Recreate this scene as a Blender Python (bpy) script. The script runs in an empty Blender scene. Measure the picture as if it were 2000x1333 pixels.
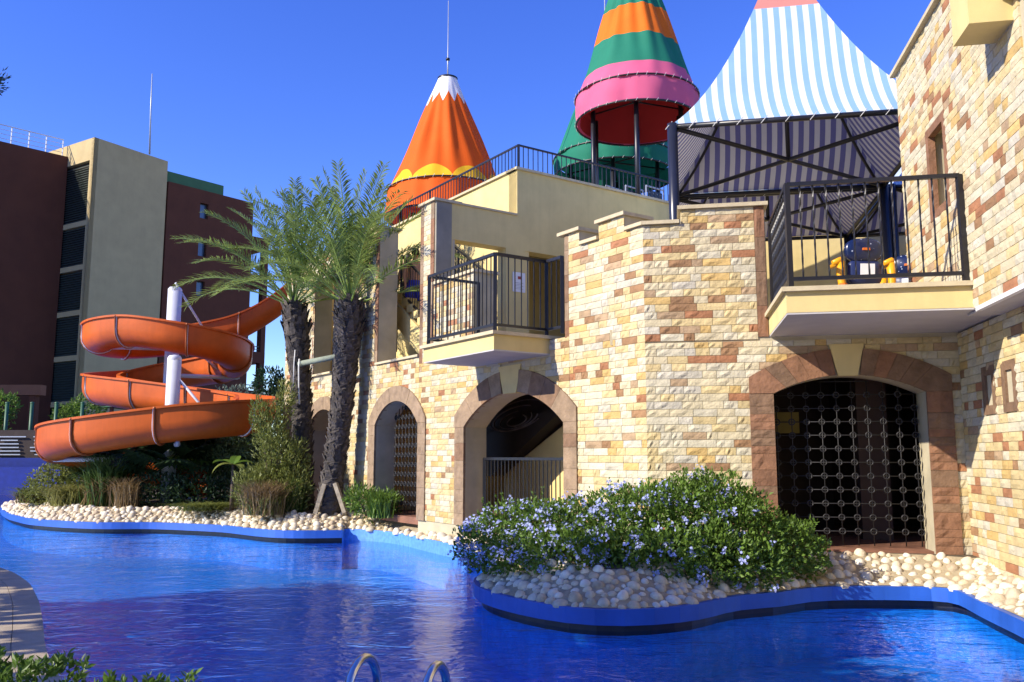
import bpy, bmesh, math, random
import numpy as np
from mathutils import Vector, Matrix
random.seed(11); RNG=np.random.default_rng(11)
sc=bpy.context.scene; COL=sc.collection
rad=math.radians
# ------------------------------------------------------------ camera, sky, sun, exposure
F=1690.; YH=893.; PITCH=math.atan((YH-666.5)/F); CAMZ=1.66
cam=bpy.data.cameras.new('camera'); camo=bpy.data.objects.new('camera',cam); COL.objects.link(camo)
cam.sensor_width=36; cam.lens=36*F/2000; cam.clip_end=3000; cam.clip_start=.05
camo.location=(0,0,CAMZ); camo.rotation_euler=(math.pi/2+PITCH,0,0); sc.camera=camo
LIGHT=Vector((.80,.37,-.535)).normalized()
SUN_EL=math.asin(-LIGHT.z)
world=bpy.data.worlds.new('World'); sc.world=world; world.use_nodes=True
wn=world.node_tree; bg=wn.nodes['Background']
sky=wn.nodes.new('ShaderNodeTexSky'); sky.sky_type='NISHITA'; sky.sun_disc=False
sky.sun_elevation=SUN_EL; sky.sun_rotation=math.atan2(-LIGHT.x,-LIGHT.y)
sky.altitude=3000; sky.air_density=1.6; sky.dust_density=0; sky.ozone_density=6.
hs=wn.nodes.new('ShaderNodeHueSaturation'); hs.inputs['Hue'].default_value=.528; hs.inputs['Saturation'].default_value=1.2
wn.links.new(sky.outputs[0],hs.inputs['Color']); wn.links.new(hs.outputs[0],bg.inputs[0]); bg.inputs[1].default_value=.15
sun=bpy.data.lights.new('sun','SUN'); sun.energy=4.2; sun.angle=rad(.5); sun.color=(1,.91,.77)
suno=bpy.data.objects.new('sun',sun); COL.objects.link(suno); suno.rotation_euler=LIGHT.to_track_quat('-Z','Y').to_euler()
sc.view_settings.view_transform='Standard'; sc.view_settings.look='None'; sc.view_settings.exposure=.88; sc.view_settings.gamma=1
sc.render.engine='CYCLES'; sc.cycles.max_bounces=8; sc.cycles.transparent_max_bounces=10
# ------------------------------------------------------------ surveying helpers: picture point -> place in the world
fwv=np.array([0,math.cos(PITCH),math.sin(PITCH)]); upv=np.array([0,-math.sin(PITCH),math.cos(PITCH)]); rtv=np.array([1.,0,0]); C0=np.array([0,0,CAMZ])
def ray(u,v): return fwv+rtv*(u-1000)/F+upv*(666.5-v)/F
def atY(u,v,Y): d=ray(u,v); return C0+d*Y/d[1]
def atZ(u,v,z): d=ray(u,v); return C0+d*(z-CAMZ)/d[2]
class Pl:                                   # a vertical plane: t runs along it (away from camera), o outwards
    def __init__(s,p,a,sg=1):
        a=rad(a); s.p=np.array([p[0],p[1],0.]); s.d=np.array([-math.sin(a),math.cos(a),0]); s.n=sg*np.array([-s.d[1],s.d[0],0]); s.sg=sg
        s.rot=math.atan2(-s.d[1]*sg,-s.d[0]*sg)
    def hit(s,u,v,o=0):
        d=ray(u,v); k=np.dot(s.p+s.n*o-C0,s.n)/np.dot(d,s.n); return C0+d*k
    def sz(s,u,v,o=0): q=s.hit(u,v,o); return float(np.dot(q-s.p,s.d)),float(q[2])
    def at(s,t,z,o=0): q=s.p+s.d*t+s.n*o; return (q[0],q[1],z)
AA,BB,DD=34.4,79.5,-10.5
_pc=atY(1903,1090,10.6); B=Pl(_pc,BB)
_ab=B.hit(1262,700); A=Pl(_ab,AA)
S=Pl(A.at(5.665,0),AA-90,-1)
U=Pl(A.at(0,0,-1.87),AA)
Dl=Pl(_pc,DD); Du=Pl((4.84,8.86),DD)
BT=float(np.dot(_ab-B.p,B.d))               # length of wall B
# ------------------------------------------------------------ mesh helpers
WL={}
class MB:
    def __init__(s): s.v=[]; s.f=[]; s.m=[]; s.sm=[]
    def add(s,vs,fs,m=0,smooth=False):
        b=len(s.v); s.v+= [tuple(map(float,q)) for q in vs]
        for f in fs: s.f.append(tuple(b+i for i in f)); s.m.append(m); s.sm.append(smooth)
        return s
    def hexa(s,q,m=0):   # 8 corners: bottom 0-3, top 4-7
        return s.add(q,[(3,2,1,0),(4,5,6,7),(0,1,5,4),(1,2,6,5),(2,3,7,6),(3,0,4,7)],m)
    def box(s,x0,x1,y0,y1,z0,z1,m=0): return s.hexa([(x0,y0,z0),(x1,y0,z0),(x1,y1,z0),(x0,y1,z0),(x0,y0,z1),(x1,y0,z1),(x1,y1,z1),(x0,y1,z1)],m)
    def pbox(s,pl,t0,t1,z0,z1,o0,o1,m=0,zt=None):   # box in plane coordinates; zt=(z1 at t0, z1 at t1)
        za,zb=zt if zt else (z1,z1)
        return s.hexa([pl.at(t0,z0,o1),pl.at(t1,z0,o1),pl.at(t1,z0,o0),pl.at(t0,z0,o0),pl.at(t0,za,o1),pl.at(t1,zb,o1),pl.at(t1,zb,o0),pl.at(t0,za,o0)],m)
    def ppoly(s,pl,pts,o0,o1,m=0):         # extruded outline (t,z) in plane coordinates
        n=len(pts); a=[pl.at(t,z,o0) for t,z in pts]; b=[pl.at(t,z,o1) for t,z in pts]
        return s.add(a+b,[tuple(range(n)),tuple(range(2*n-1,n-1,-1))]+[(i,i+n,(i+1)%n+n,(i+1)%n) for i in range(n)],m)
    def poly(s,pts,z0,z1,m=0):
        n=len(pts); return s.add([(x,y,z0) for x,y in pts]+[(x,y,z1) for x,y in pts],[tuple(range(n-1,-1,-1)),tuple(range(n,2*n))]+[(i,(i+1)%n,(i+1)%n+n,i+n) for i in range(n)],m)
    def tube(s,pts,r,n=8,m=0,cap=True,smooth=True,sx=1.):
        pts=[Vector(p) for p in pts]; k=len(pts); rs=r if isinstance(r,(list,tuple)) else [r]*k
        b=len(s.v); prev=None
        for i,p in enumerate(pts):
            d=(pts[min(i+1,k-1)]-pts[max(i-1,0)]).normalized()
            if prev is None: a=d.cross(Vector((0,0,1))) if abs(d.z)<.95 else d.cross(Vector((1,0,0)))
            else: a=prev-d*prev.dot(d)
            a.normalize(); prev=a; c=d.cross(a)
            for j in range(n):
                w=2*math.pi*(j+.5)/n; q=p+a*(math.cos(w)*rs[i]*sx)+c*(math.sin(w)*rs[i]); s.v.append(tuple(q))
        for i in range(k-1):
            for j in range(n):
                s.f.append((b+i*n+j,b+i*n+(j+1)%n,b+(i+1)*n+(j+1)%n,b+(i+1)*n+j)); s.m.append(m); s.sm.append(smooth)
        if cap:
            s.f.append(tuple(b+j for j in range(n-1,-1,-1))); s.m.append(m); s.sm.append(False)
            s.f.append(tuple(b+(k-1)*n+j for j in range(n))); s.m.append(m); s.sm.append(False)
        return s
    def bar(s,p,q,w,m=0): return s.tube([p,q],w*.7071,4,m,True,False)
    def lathe(s,c,prof,n=32,m=0,smooth=True,closed=False):
        b=len(s.v); k=len(prof)
        for r,z in prof:
            for j in range(n):
                w=2*math.pi*j/n; s.v.append((c[0]+r*math.cos(w),c[1]+r*math.sin(w),c[2]+z))
        for i in range(k-1):
            for j in range(n): s.f.append((b+i*n+j,b+i*n+(j+1)%n,b+(i+1)*n+(j+1)%n,b+(i+1)*n+j)); s.m.append(m); s.sm.append(smooth)
        return s
    def mesh(s,name,mats,org=(0,0,0)):
        me=bpy.data.meshes.new(name); ox,oy,oz=org
        me.from_pydata([(x-ox,y-oy,z-oz) for x,y,z in s.v],[],s.f)
        for mt in mats: me.materials.append(mt)
        me.polygons.foreach_set('material_index',s.m); me.polygons.foreach_set('use_smooth',s.sm); me.update(); return me
    def bounds(s):
        a=np.array(s.v); lo=a.min(0); hi=a.max(0); return ((lo[0]+hi[0])/2,(lo[1]+hi[1])/2,lo[2])
def link(o,parent,wloc):
    COL.objects.link(o); WL[o.name]=tuple(wloc)
    if parent is not None:
        o.parent=parent; pw=WL[parent.name]; o.location=(wloc[0]-pw[0],wloc[1]-pw[1],wloc[2]-pw[2])
    else: o.location=wloc
    return o
def tag(o,label=None,cat=None,group=None,kind=None):
    if label: o['label']=label
    if cat: o['category']=cat
    if group: o['group']=group
    if kind: o['kind']=kind
    return o
def obj(name,mb,mats,parent=None,kind=None):
    if not isinstance(mats,(list,tuple)): mats=[mats]
    org=mb.bounds(); o=bpy.data.objects.new(name,mb.mesh(name,mats,org)); link(o,parent,org)
    if kind: o['kind']=kind
    return o
def inst(name,me,parent,loc,rz=0.,scale=(1,1,1),rot=None):
    o=bpy.data.objects.new(name,me); link(o,parent,loc); o.rotation_euler=rot if rot is not None else (0,0,rz); o.scale=scale; return o
def thing(name,loc,label,cat,group=None):
    o=bpy.data.objects.new(name,None); o.empty_display_size=.2; link(o,None,tuple(map(float,loc))); return tag(o,label,cat,group)
def struct(name,mb,mats,label=None):
    o=obj(name,mb,mats); o['kind']='structure'
    if label: o['label']=label
    return o
def fastmesh(name,V,Q,mat,smooth=False,org=(0,0,0)):   # numpy quads
    me=bpy.data.meshes.new(name); V=np.asarray(V,dtype=np.float32)-np.array(org,dtype=np.float32); n=len(V); k=len(Q)
    me.vertices.add(n); me.vertices.foreach_set('co',V.ravel()); me.loops.add(k*4); me.loops.foreach_set('vertex_index',np.asarray(Q,dtype=np.int32).ravel())
    me.polygons.add(k); me.polygons.foreach_set('loop_start',np.arange(0,4*k,4,dtype=np.int32)); me.polygons.foreach_set('loop_total',np.full(k,4,dtype=np.int32))
    me.polygons.foreach_set('use_smooth',np.full(k,smooth)); me.materials.append(mat); me.update(); me.validate(); return me
# ------------------------------------------------------------ materials
MATS={}
def nn(nt,t,**k):
    n=nt.nodes.new(t)
    for a,b in k.items(): setattr(n,a,b)
    return n
def mat(name,col,rough=.7,var=.12,scale=6.,bump=0.,bscale=40.,metal=0.,spec=.4,island=0.,objrand=0.,trans=0.,stain=0.,coat=0.,streak=0.):
    m=bpy.data.materials.new(name); m.use_nodes=True; nt=m.node_tree; p=nt.nodes['Principled BSDF']; L=nt.links
    p.inputs['Roughness'].default_value=rough; p.inputs['Metallic'].default_value=metal; p.inputs['Specular IOR Level'].default_value=spec
    if coat: p.inputs['Coat Weight'].default_value=coat; p.inputs['Coat Roughness'].default_value=.15
    geo=nn(nt,'ShaderNodeNewGeometry')
    no=nn(nt,'ShaderNodeTexNoise'); no.inputs['Scale'].default_value=scale; no.inputs['Detail'].default_value=5; L.new(geo.outputs['Position'],no.inputs['Vector'])
    mr=nn(nt,'ShaderNodeMapRange'); mr.inputs['From Min'].default_value=.28; mr.inputs['From Max'].default_value=.72; mr.inputs['To Min'].default_value=1-var; mr.inputs['To Max'].default_value=1+var
    L.new(no.outputs['Fac'],mr.inputs['Value']); val=mr.outputs[0]
    def mulr(src,amt):
        nonlocal val
        r=nn(nt,'ShaderNodeMapRange'); r.inputs['To Min'].default_value=1-amt; r.inputs['To Max'].default_value=1+amt; L.new(src,r.inputs['Value'])
        x=nn(nt,'ShaderNodeMath',operation='MULTIPLY'); L.new(val,x.inputs[0]); L.new(r.outputs[0],x.inputs[1]); val=x.outputs[0]
    if island: mulr(geo.outputs['Random Per Island'],island)
    if objrand: oi=nn(nt,'ShaderNodeObjectInfo'); mulr(oi.outputs['Random'],objrand)
    if stain:
        n2=nn(nt,'ShaderNodeTexNoise'); n2.inputs['Scale'].default_value=1.1; n2.inputs['Detail'].default_value=8; n2.inputs['Roughness'].default_value=.65; L.new(geo.outputs['Position'],n2.inputs['Vector'])
        r=nn(nt,'ShaderNodeMapRange'); r.inputs['From Min'].default_value=.35; r.inputs['From Max'].default_value=.6; r.inputs['To Min'].default_value=1-stain; r.inputs['To Max'].default_value=1; L.new(n2.outputs['Fac'],r.inputs['Value'])
        x=nn(nt,'ShaderNodeMath',operation='MULTIPLY'); L.new(val,x.inputs[0]); L.new(r.outputs[0],x.inputs[1]); val=x.outputs[0]
    if streak:
        mp=nn(nt,'ShaderNodeMapping'); mp.inputs['Scale'].default_value=(5.,5.,.28); L.new(geo.outputs['Position'],mp.inputs['Vector'])
        n3=nn(nt,'ShaderNodeTexNoise'); n3.inputs['Scale'].default_value=1.6; n3.inputs['Detail'].default_value=6; n3.inputs['Roughness'].default_value=.6; L.new(mp.outputs[0],n3.inputs['Vector'])
        r=nn(nt,'ShaderNodeMapRange'); r.inputs['From Min'].default_value=.32; r.inputs['From Max'].default_value=.52; r.inputs['To Min'].default_value=1-streak; r.inputs['To Max'].default_value=1; L.new(n3.outputs['Fac'],r.inputs['Value'])
        x=nn(nt,'ShaderNodeMath',operation='MULTIPLY'); L.new(val,x.inputs[0]); L.new(r.outputs[0],x.inputs[1]); val=x.outputs[0]
    vm=nn(nt,'ShaderNodeVectorMath',operation='SCALE'); vm.inputs[0].default_value=col; L.new(val,vm.inputs['Scale']); L.new(vm.outputs[0],p.inputs['Base Color'])
    if bump:
        nb=nn(nt,'ShaderNodeTexNoise'); nb.inputs['Scale'].default_value=bscale; nb.inputs['Detail'].default_value=6; L.new(geo.outputs['Position'],nb.inputs['Vector'])
        bu=nn(nt,'ShaderNodeBump'); bu.inputs['Strength'].default_value=bump; bu.inputs['Distance'].default_value=.02; L.new(nb.outputs['Fac'],bu.inputs['Height']); L.new(bu.outputs[0],p.inputs['Normal'])
    if trans:
        tr=nn(nt,'ShaderNodeBsdfTranslucent'); L.new(vm.outputs[0],tr.inputs['Color']); mx=nn(nt,'ShaderNodeMixShader'); mx.inputs[0].default_value=trans
        L.new(p.outputs[0],mx.inputs[1]); L.new(tr.outputs[0],mx.inputs[2]); L.new(mx.outputs[0],nt.nodes['Material Output'].inputs[0])
    MATS[name]=m; return m
def stone(n,c,v=.13): return mat(n,c,.92,v,7,.5,32,objrand=.09,stain=.08,streak=.05)
STONE=[stone('stone_cream',(.59,.508,.322)),stone('stone_pale',(.575,.52,.37)),stone('stone_yellow',(.58,.455,.225)),stone('stone_ochre',(.55,.375,.14)),stone('stone_brown',(.31,.175,.085),.18),stone('stone_red',(.365,.165,.078),.18),stone('stone_tan',(.41,.285,.165),.18),stone('stone_white',(.53,.485,.375))]
M_CORE=mat('mortar',(.40,.33,.20),.95,.15,8,.4,30)
M_ARCH=[mat('arch_brown',(.20,.12,.07),.9,.25,7,.6,22,objrand=.08),mat('arch_red',(.235,.118,.064),.9,.25,7,.6,22,objrand=.08),mat('arch_tan',(.265,.185,.115),.9,.25,7,.6,22,objrand=.07)]
M_YEL=mat('yellow_render',(.67,.535,.235),.9,.06,2.5,.12,120,stain=.12,streak=.05)
M_REV=mat('jamb_render',(.50,.44,.30),.9,.10,3,.15,60,stain=.2)
M_COP=mat('coping_stone',(.52,.44,.28),.85,.12,8,.2,50,objrand=.06)
M_SOFF=mat('grey_soffit',(.50,.48,.46),.9,.06,4,.1,60)
M_BLK=mat('black_iron',(.012,.012,.016),.38,.2,20,0,40,spec=.5)
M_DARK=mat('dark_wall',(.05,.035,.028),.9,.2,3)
M_FLOOR=mat('terracotta_floor',(.22,.10,.06),.8,.2,4,.1,30)
M_PEB=[mat('pebble_cream',(.60,.51,.36),.85,.2,14,.3,60,objrand=.16,stain=.15),mat('pebble_white',(.66,.60,.48),.85,.18,14,.3,60,objrand=.16,stain=.12),mat('pebble_tan',(.52,.41,.27),.85,.25,14,.3,60,objrand=.22,stain=.15)]
M_SOIL=mat('soil',(.10,.075,.045),.95,.35,8,.6,30)
M_GRAVEL=mat('mortar_bed',(.36,.29,.18),.95,.25,10,.6,40)
M_BLUE=mat('blue_pool_paint',(.022,.105,.46),.45,.10,3,.08,60,stain=.16,streak=.10)
M_NAVY=mat('navy_black_strip',(.012,.014,.03),.35,.3,10)  # near-black wall strip between the blue edge band and the water
M_CREAMW=mat('hotel_beige',(.50,.385,.185),.9,.05,1,.08,40,stain=.08,streak=.03)
M_BROWN=mat('hotel_brown',(.125,.040,.018),.9,.08,1,.08,40,stain=.12,streak=.05)
M_LOUV=mat('louvre_green',(.05,.065,.05),.6,.1,4)
M_GREENR=mat('roof_green',(.05,.14,.05),.6,.1,2)
M_WHITE=mat('white_paint',(.72,.72,.72),.5,.04,5)
M_STEEL=mat('steel',(.68,.67,.64),.25,.05,8,metal=1.)
M_GREYM=mat('grey_galvanised',(.42,.44,.47),.45,.08,8,metal=.3)
M_POLE=mat('white_steel',(.62,.63,.67),.42,.05,6,stain=.1)
M_ORSL=mat('orange_fibreglass',(.57,.105,.010),.45,.12,1.3,.04,14,spec=.3,stain=.2,streak=.10)
M_ORFL=mat('orange_flange',(.36,.10,.025),.5,.12,5)
M_WOOD=mat('weathered_wood',(.30,.25,.18),.85,.25,9,.4,30)
M_WOODG=mat('green_grey_wood',(.22,.25,.19),.85,.2,9,.3,30)
M_TRUNK=mat('palm_trunk',(.085,.072,.062),.95,.4,14,.8,30,island=.35)
M_BARK=mat('bark',(.10,.07,.05),.95,.3,10,.6,25)
M_GLASS=mat('window_glass',(.10,.14,.20),.08,.05,1,spec=.8)
def leafmat(n,c,t=.35,isl=.35,r=.5): return mat(n,c,r,.15,3,island=isl,trans=t,spec=.35)
L_PALM=leafmat('palm_leaf',(.23,.315,.08),.32,.4,.42); L_BUSH=leafmat('bush_leaf',(.125,.21,.03)); L_DARK=leafmat('dark_leaf',(.028,.058,.02),.25); L_YG=leafmat('yellow_green_leaf',(.19,.215,.05)); L_DRY=leafmat('dry_grass',(.27,.19,.09),.3); L_GRASS=leafmat('grass_leaf',(.10,.17,.04))
L_FRESH=leafmat('fresh_leaf',(.115,.20,.03),.4,.3,.4); L_FLOW=mat('plumbago_petal',(.47,.52,.84),.7,.08,5,island=.18,trans=.3,spec=.2); L_PINE=leafmat('pine_leaf',(.03,.05,.025),.15); L_GREYG=leafmat('grey_leaf',(.15,.18,.13))
# ------------------------------------------------------------ setting: ground, pool, water, banks
def fractal(x,y,s=1.): return (math.sin(x*1.7*s+1.3)+math.sin(y*2.1*s+.4)+math.sin((x+y)*1.13*s+2.)+math.sin((x-y)*3.1*s))*.25
M_PAVE=mat('paving',(.38,.33,.26),.85,.15,3,.2,40,stain=.2)
g=MB(); HX0,HX1,HY0,HY1=-46,16,4.35,60
for x0,x1,y0,y1 in ((-1500,1500,-1500,HY0),(-1500,1500,HY1,2500),(-1500,HX0,HY0,HY1),(HX1,1500,HY0,HY1)):
    g.add([(x0,y0,.1),(x1,y0,.1),(x1,y1,.1),(x0,y1,.1)],[(0,1,2,3)])
g.add([(HX0,HY0,.1),(HX1,HY0,.1),(HX1,HY0,-1.2),(HX0,HY0,-1.2)],[(0,1,2,3)])
struct('ground',g,M_PAVE)
def floor_mat():
    m=bpy.data.materials.new('pool_mosaic'); m.use_nodes=True; nt=m.node_tree; L=nt.links; p=nt.nodes['Principled BSDF']; p.inputs['Roughness'].default_value=.5
    geo=nn(nt,'ShaderNodeNewGeometry'); a=nn(nt,'ShaderNodeTexNoise'); a.inputs['Scale'].default_value=7; a.inputs['Detail'].default_value=6; L.new(geo.outputs['Position'],a.inputs['Vector'])
    v=nn(nt,'ShaderNodeTexVoronoi'); v.inputs['Scale'].default_value=22; L.new(geo.outputs['Position'],v.inputs['Vector'])
    mx=nn(nt,'ShaderNodeMix',data_type='RGBA'); mx.inputs['A'].default_value=(.002,.07,.34,1); mx.inputs['B'].default_value=(.005,.28,.74,1)
    ad=nn(nt,'ShaderNodeMath',operation='MULTIPLY_ADD'); L.new(v.outputs['Color'],ad.inputs[0]); ad.inputs[1].default_value=.35; L.new(a.outputs['Fac'],ad.inputs[2]); L.new(ad.outputs[0],mx.inputs['Factor'])
    L.new(mx.outputs['Result'],p.inputs['Base Color']); return m
M_POOLF=floor_mat()
struct('pool_floor',MB().add([(HX0,HY0,-.55),(HX1,HY0,-.55),(HX1,HY1,-.55),(HX0,HY1,-.55)],[(0,1,2,3)]),M_POOLF)
def water_mat(name,tint,s=1.):
    m=bpy.data.materials.new(name); m.use_nodes=True; nt=m.node_tree; L=nt.links; nt.nodes.remove(nt.nodes['Principled BSDF'])
    geo=nn(nt,'ShaderNodeNewGeometry'); mp=nn(nt,'ShaderNodeMapping'); mp.inputs['Scale'].default_value=(.75,1.15,1); mp.inputs['Rotation'].default_value=(0,0,.12); L.new(geo.outputs['Position'],mp.inputs['Vector'])
    n1=nn(nt,'ShaderNodeTexNoise'); n1.inputs['Scale'].default_value=2.0; n1.inputs['Detail'].default_value=2.5; n1.inputs['Distortion'].default_value=.6; L.new(mp.outputs[0],n1.inputs['Vector'])
    n2=nn(nt,'ShaderNodeTexNoise'); n2.inputs['Scale'].default_value=11.; n2.inputs['Detail'].default_value=2; n2.inputs['Distortion'].default_value=.8; L.new(mp.outputs[0],n2.inputs['Vector'])
    n3=nn(nt,'ShaderNodeTexNoise'); n3.inputs['Scale'].default_value=.35; n3.inputs['Detail'].default_value=2; L.new(geo.outputs['Position'],n3.inputs['Vector'])
    ma=nn(nt,'ShaderNodeMath',operation='MULTIPLY_ADD'); L.new(n2.outputs['Fac'],ma.inputs[0]); ma.inputs[1].default_value=.26; L.new(n1.outputs['Fac'],ma.inputs[2])
    mr=nn(nt,'ShaderNodeMapRange'); mr.inputs['From Min'].default_value=.35; mr.inputs['From Max'].default_value=.65; mr.inputs['To Min'].default_value=.35; mr.inputs['To Max'].default_value=1.; L.new(n3.outputs['Fac'],mr.inputs['Value'])
    mm=nn(nt,'ShaderNodeMath',operation='MULTIPLY'); L.new(ma.outputs[0],mm.inputs[0]); L.new(mr.outputs[0],mm.inputs[1])
    bu=nn(nt,'ShaderNodeBump'); bu.inputs['Strength'].default_value=1.; bu.inputs['Distance'].default_value=.046*s; L.new(mm.outputs[0],bu.inputs['Height'])
    fr=nn(nt,'ShaderNodeFresnel'); fr.inputs['IOR'].default_value=1.22; L.new(bu.outputs[0],fr.inputs['Normal'])
    gl=nn(nt,'ShaderNodeBsdfGlossy'); gl.inputs['Roughness'].default_value=.03; L.new(bu.outputs[0],gl.inputs['Normal'])
    tr=nn(nt,'ShaderNodeBsdfTransparent'); tr.inputs['Color'].default_value=(*tint,1)
    mx=nn(nt,'ShaderNodeMixShader'); ib=nn(nt,'ShaderNodeMath',operation='SUBTRACT'); ib.inputs[0].default_value=1.; L.new(geo.outputs['Backfacing'],ib.inputs[1]); ff=nn(nt,'ShaderNodeMath',operation='MULTIPLY'); L.new(fr.outputs[0],ff.inputs[0]); L.new(ib.outputs[0],ff.inputs[1]); L.new(ff.outputs[0],mx.inputs[0]); L.new(tr.outputs[0],mx.inputs[1]); L.new(gl.outputs[0],mx.inputs[2]); L.new(mx.outputs[0],nt.nodes['Material Output'].inputs[0]); return m
M_WATER=water_mat('pool_water',(.70,.86,1.))
struct('pool_water',MB().add([(HX0,HY0,0),(HX1,HY0,0),(HX1,HY1,0),(HX0,HY1,0)],[(0,1,2,3)]),M_WATER)
# --- garden island and castle plot with its pebble bank and blue edge band
LT=.22
px_left=[(2,985),(1,990),(5,997),(18,1004),(55,1013),(106,1017),(161,1020),(218,1021),(276,1020),(322,1021),(368,1023),(437,1026),(506,1034),(552,1037),(612,1037),(669,1036)]
px_mid=[(673,1034),(715,1035),(759,1039),(795,1045),(828,1053),(860,1060),(888,1065)]
px_right=[(921,1128),(922,1136),(932,1148),(960,1158),(1000,1169),(1048,1179),(1104,1188),(1160,1192),(1220,1193),(1280,1191),(1340,1185),(1392,1176),(1436,1162),(1480,1159),(1536,1160),(1552,1153),(1568,1147),(1620,1146),(1680,1145),(1780,1146),(1862,1148),(1910,1174),(2000,1214)]
def zp(l): return [tuple(atZ(u,v,LT)[:2]) for u,v in l]
cl=[(-10.5,31.5),(-12.6,29.2)]+zp(px_left); cm=zp(px_mid); cr=[(-.75,13.9),(-.45,13.2),(-.2,12.4),(-.25,11.4)]+zp(px_right)+[(4.3,7.0),(4.0,5.6),(3.9,4.35)]
def densify(p,st=.2):
    out=[p[0]]
    for a,b in zip(p,p[1:]):
        d=math.dist(a,b); n=max(1,int(d/st))
        for i in range(1,n+1): out.append((a[0]+(b[0]-a[0])*i/n,a[1]+(b[1]-a[1])*i/n))
    return out
def smooth(p,it=2):
    for _ in range(it): p=[p[0]]+[((a[0]+2*b[0]+c[0])/4,(a[1]+2*b[1]+c[1])/4) for a,b,c in zip(p,p[1:],p[2:])]+[p[-1]]
    return p
SEG=[(smooth(densify(cl),4),'lip'),(smooth(densify(cm),3),'flush'),(smooth(densify(cr),2),'lip')]
COAST=[]; KIND=[]
for p,k in SEG: COAST+=p; KIND+=[k]*len(p)
def normals(p):
    out=[]
    for i in range(len(p)):
        a=p[max(i-2,0)]; b=p[min(i+2,len(p)-1)]; dx,dy=b[0]-a[0],b[1]-a[1]; l=math.hypot(dx,dy) or 1; out.append((-dy/l,dx/l))
    return smooth(out,3)
CN=normals(COAST)
def off(d): return [(p[0]+n[0]*d,p[1]+n[1]*d) for p,n in zip(COAST,CN)]
BACK=[(15.,4.35),(15.,58.),(-6.,58.),(-7.5,40.)]
inner=off(.8); ring=off(.06)
top=MB(); n=len(COAST)
top.add([(x,y,LT+.004) for x,y in ring]+[(x,y,.50) for x,y in inner],[(i,i+1,i+1+n,i+n) for i in range(n-1)],1,True)
from mathutils.geometry import tessellate_polygon
polyp=inner+BACK; tri=tessellate_polygon([[Vector((x,y,0)) for x,y in polyp]])
top.add([(x,y,.499+.0) for x,y in polyp],[tuple(t) for t in tri],0)
core=off(.10)
for z0_,z1_,mi_ in ((-1.,-.04,3),(-.04,.215,2)): top.add([(x,y,z0_) for x,y in core]+[(x,y,z1_) for x,y in core],[(i,i+1,i+1+n,i+n) for i in range(n-1)],mi_)
ISL=struct('garden_island',top,[M_SOIL,M_GRAVEL,M_NAVY,M_POOLF])
def band(p0,p1,z0,z1,ids,name,m):
    b=MB(); k=len(ids); a=[p0[i] for i in ids]; c=[p1[i] for i in ids]
    b.add([(x,y,z0) for x,y in a]+[(x,y,z1) for x,y in a]+[(x,y,z1) for x,y in c]+[(x,y,z0) for x,y in c],
      [f for i in range(k-1) for f in ((i,i+1,i+1+k,i+k),(i+k,i+1+k,i+1+2*k,i+2*k),(i+3*k,i+1+3*k,i+1,i))],0)
    b.add([(*a[0],z0),(*a[0],z1),(*c[0],z1),(*c[0],z0),(*a[-1],z0),(*a[-1],z1),(*c[-1],z1),(*c[-1],z0)],[(0,1,2,3),(7,6,5,4)])
    return obj(name,b,m,ISL)
i1=len(SEG[0][0]); i2=i1+len(SEG[1][0]); P0=off(0); P2=off(.2)
band(P0,P2,.07,LT,list(range(0,i1)),'blue_edge_band',M_BLUE); band(P0,P2,.07,LT,list(range(i2,n)),'blue_edge_band',M_BLUE)
band(off(.05),P2,-.8,LT,list(range(i1-1,i2+1)),'blue_edge_band',mat('light_blue_tile',(.10,.27,.66),.4,.22,16))
# pebbles set in mortar on the sloping bank
def pebble_mesh(k,m):
    b=MB(); r=random.Random(k); prof=[(1.,-.35),(1.04,.05),(.86,.52),(.48,.88)]
    ph=[r.uniform(0,6.28) for _ in range(3)]
    vs=[]; 
    for pr,pz in prof:
        for j in range(8):
            w=2*math.pi*j/8; q=1+.12*math.sin(w+ph[0])+.08*math.sin(2*w+ph[1]); vs.append((pr*q*math.cos(w)*.5,pr*q*math.sin(w)*.5,pz*.5*(1+.1*math.sin(w+ph[2]))))
    vs.append((0,0,.5)); fs=[(i*8+j,i*8+(j+1)%8,(i+1)*8+(j+1)%8,(i+1)*8+j) for i in range(3) for j in range(8)]+[(24+j,24+(j+1)%8,32) for j in range(8)]
    b.add(vs,fs,0,True); return b,b.mesh('pebble',[m])
PEBM=[[pebble_mesh(k*3+j,m) for k in range(3)] for j,m in enumerate(M_PEB)]
peb=[]; rp=random.Random(5); acc_=np.zeros((0,3))
for it in range(19000):
    f=rp.uniform(0,n-1.001); i=int(f); f-=i; d=rp.uniform(.075,.80)
    x=COAST[i][0]*(1-f)+COAST[i+1][0]*f+(CN[i][0]*(1-f)+CN[i+1][0]*f)*d; y=COAST[i][1]*(1-f)+COAST[i+1][1]*f+(CN[i][1]*(1-f)+CN[i+1][1]*f)*d
    if not(y<26.5 and x<5.6 and y>6.5): continue
    s=(rp.uniform(.09,.165) if it<10000 else rp.uniform(.06,.10))*(1.15 if y>13 else 1)
    if len(acc_):
        dd=np.hypot(acc_[:,0]-x,acc_[:,1]-y)-(acc_[:,2]+s)*.42
        if dd.min()<0: continue
    acc_=np.vstack([acc_,[x,y,s]]); z=LT+(d-.06)/.74*.28
    peb.append((x,y,z-.010,s*rp.uniform(1.,1.22),s*rp.uniform(.85,1.05),s*rp.uniform(.5,.85),rp.uniform(0,6.28),rp.choice([0,0,1,1,2]),rp.randrange(3)))
def inside_castle(x,y):
    q=np.array([x,y,0]); return np.dot(q-B.p,B.n)<-.02 and np.dot(q-A.p,A.n)<-.02
peb=[p for p in peb if not inside_castle(p[0],p[1])]
peb.sort(key=lambda p:-p[3]/math.hypot(p[0],p[1]))
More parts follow.
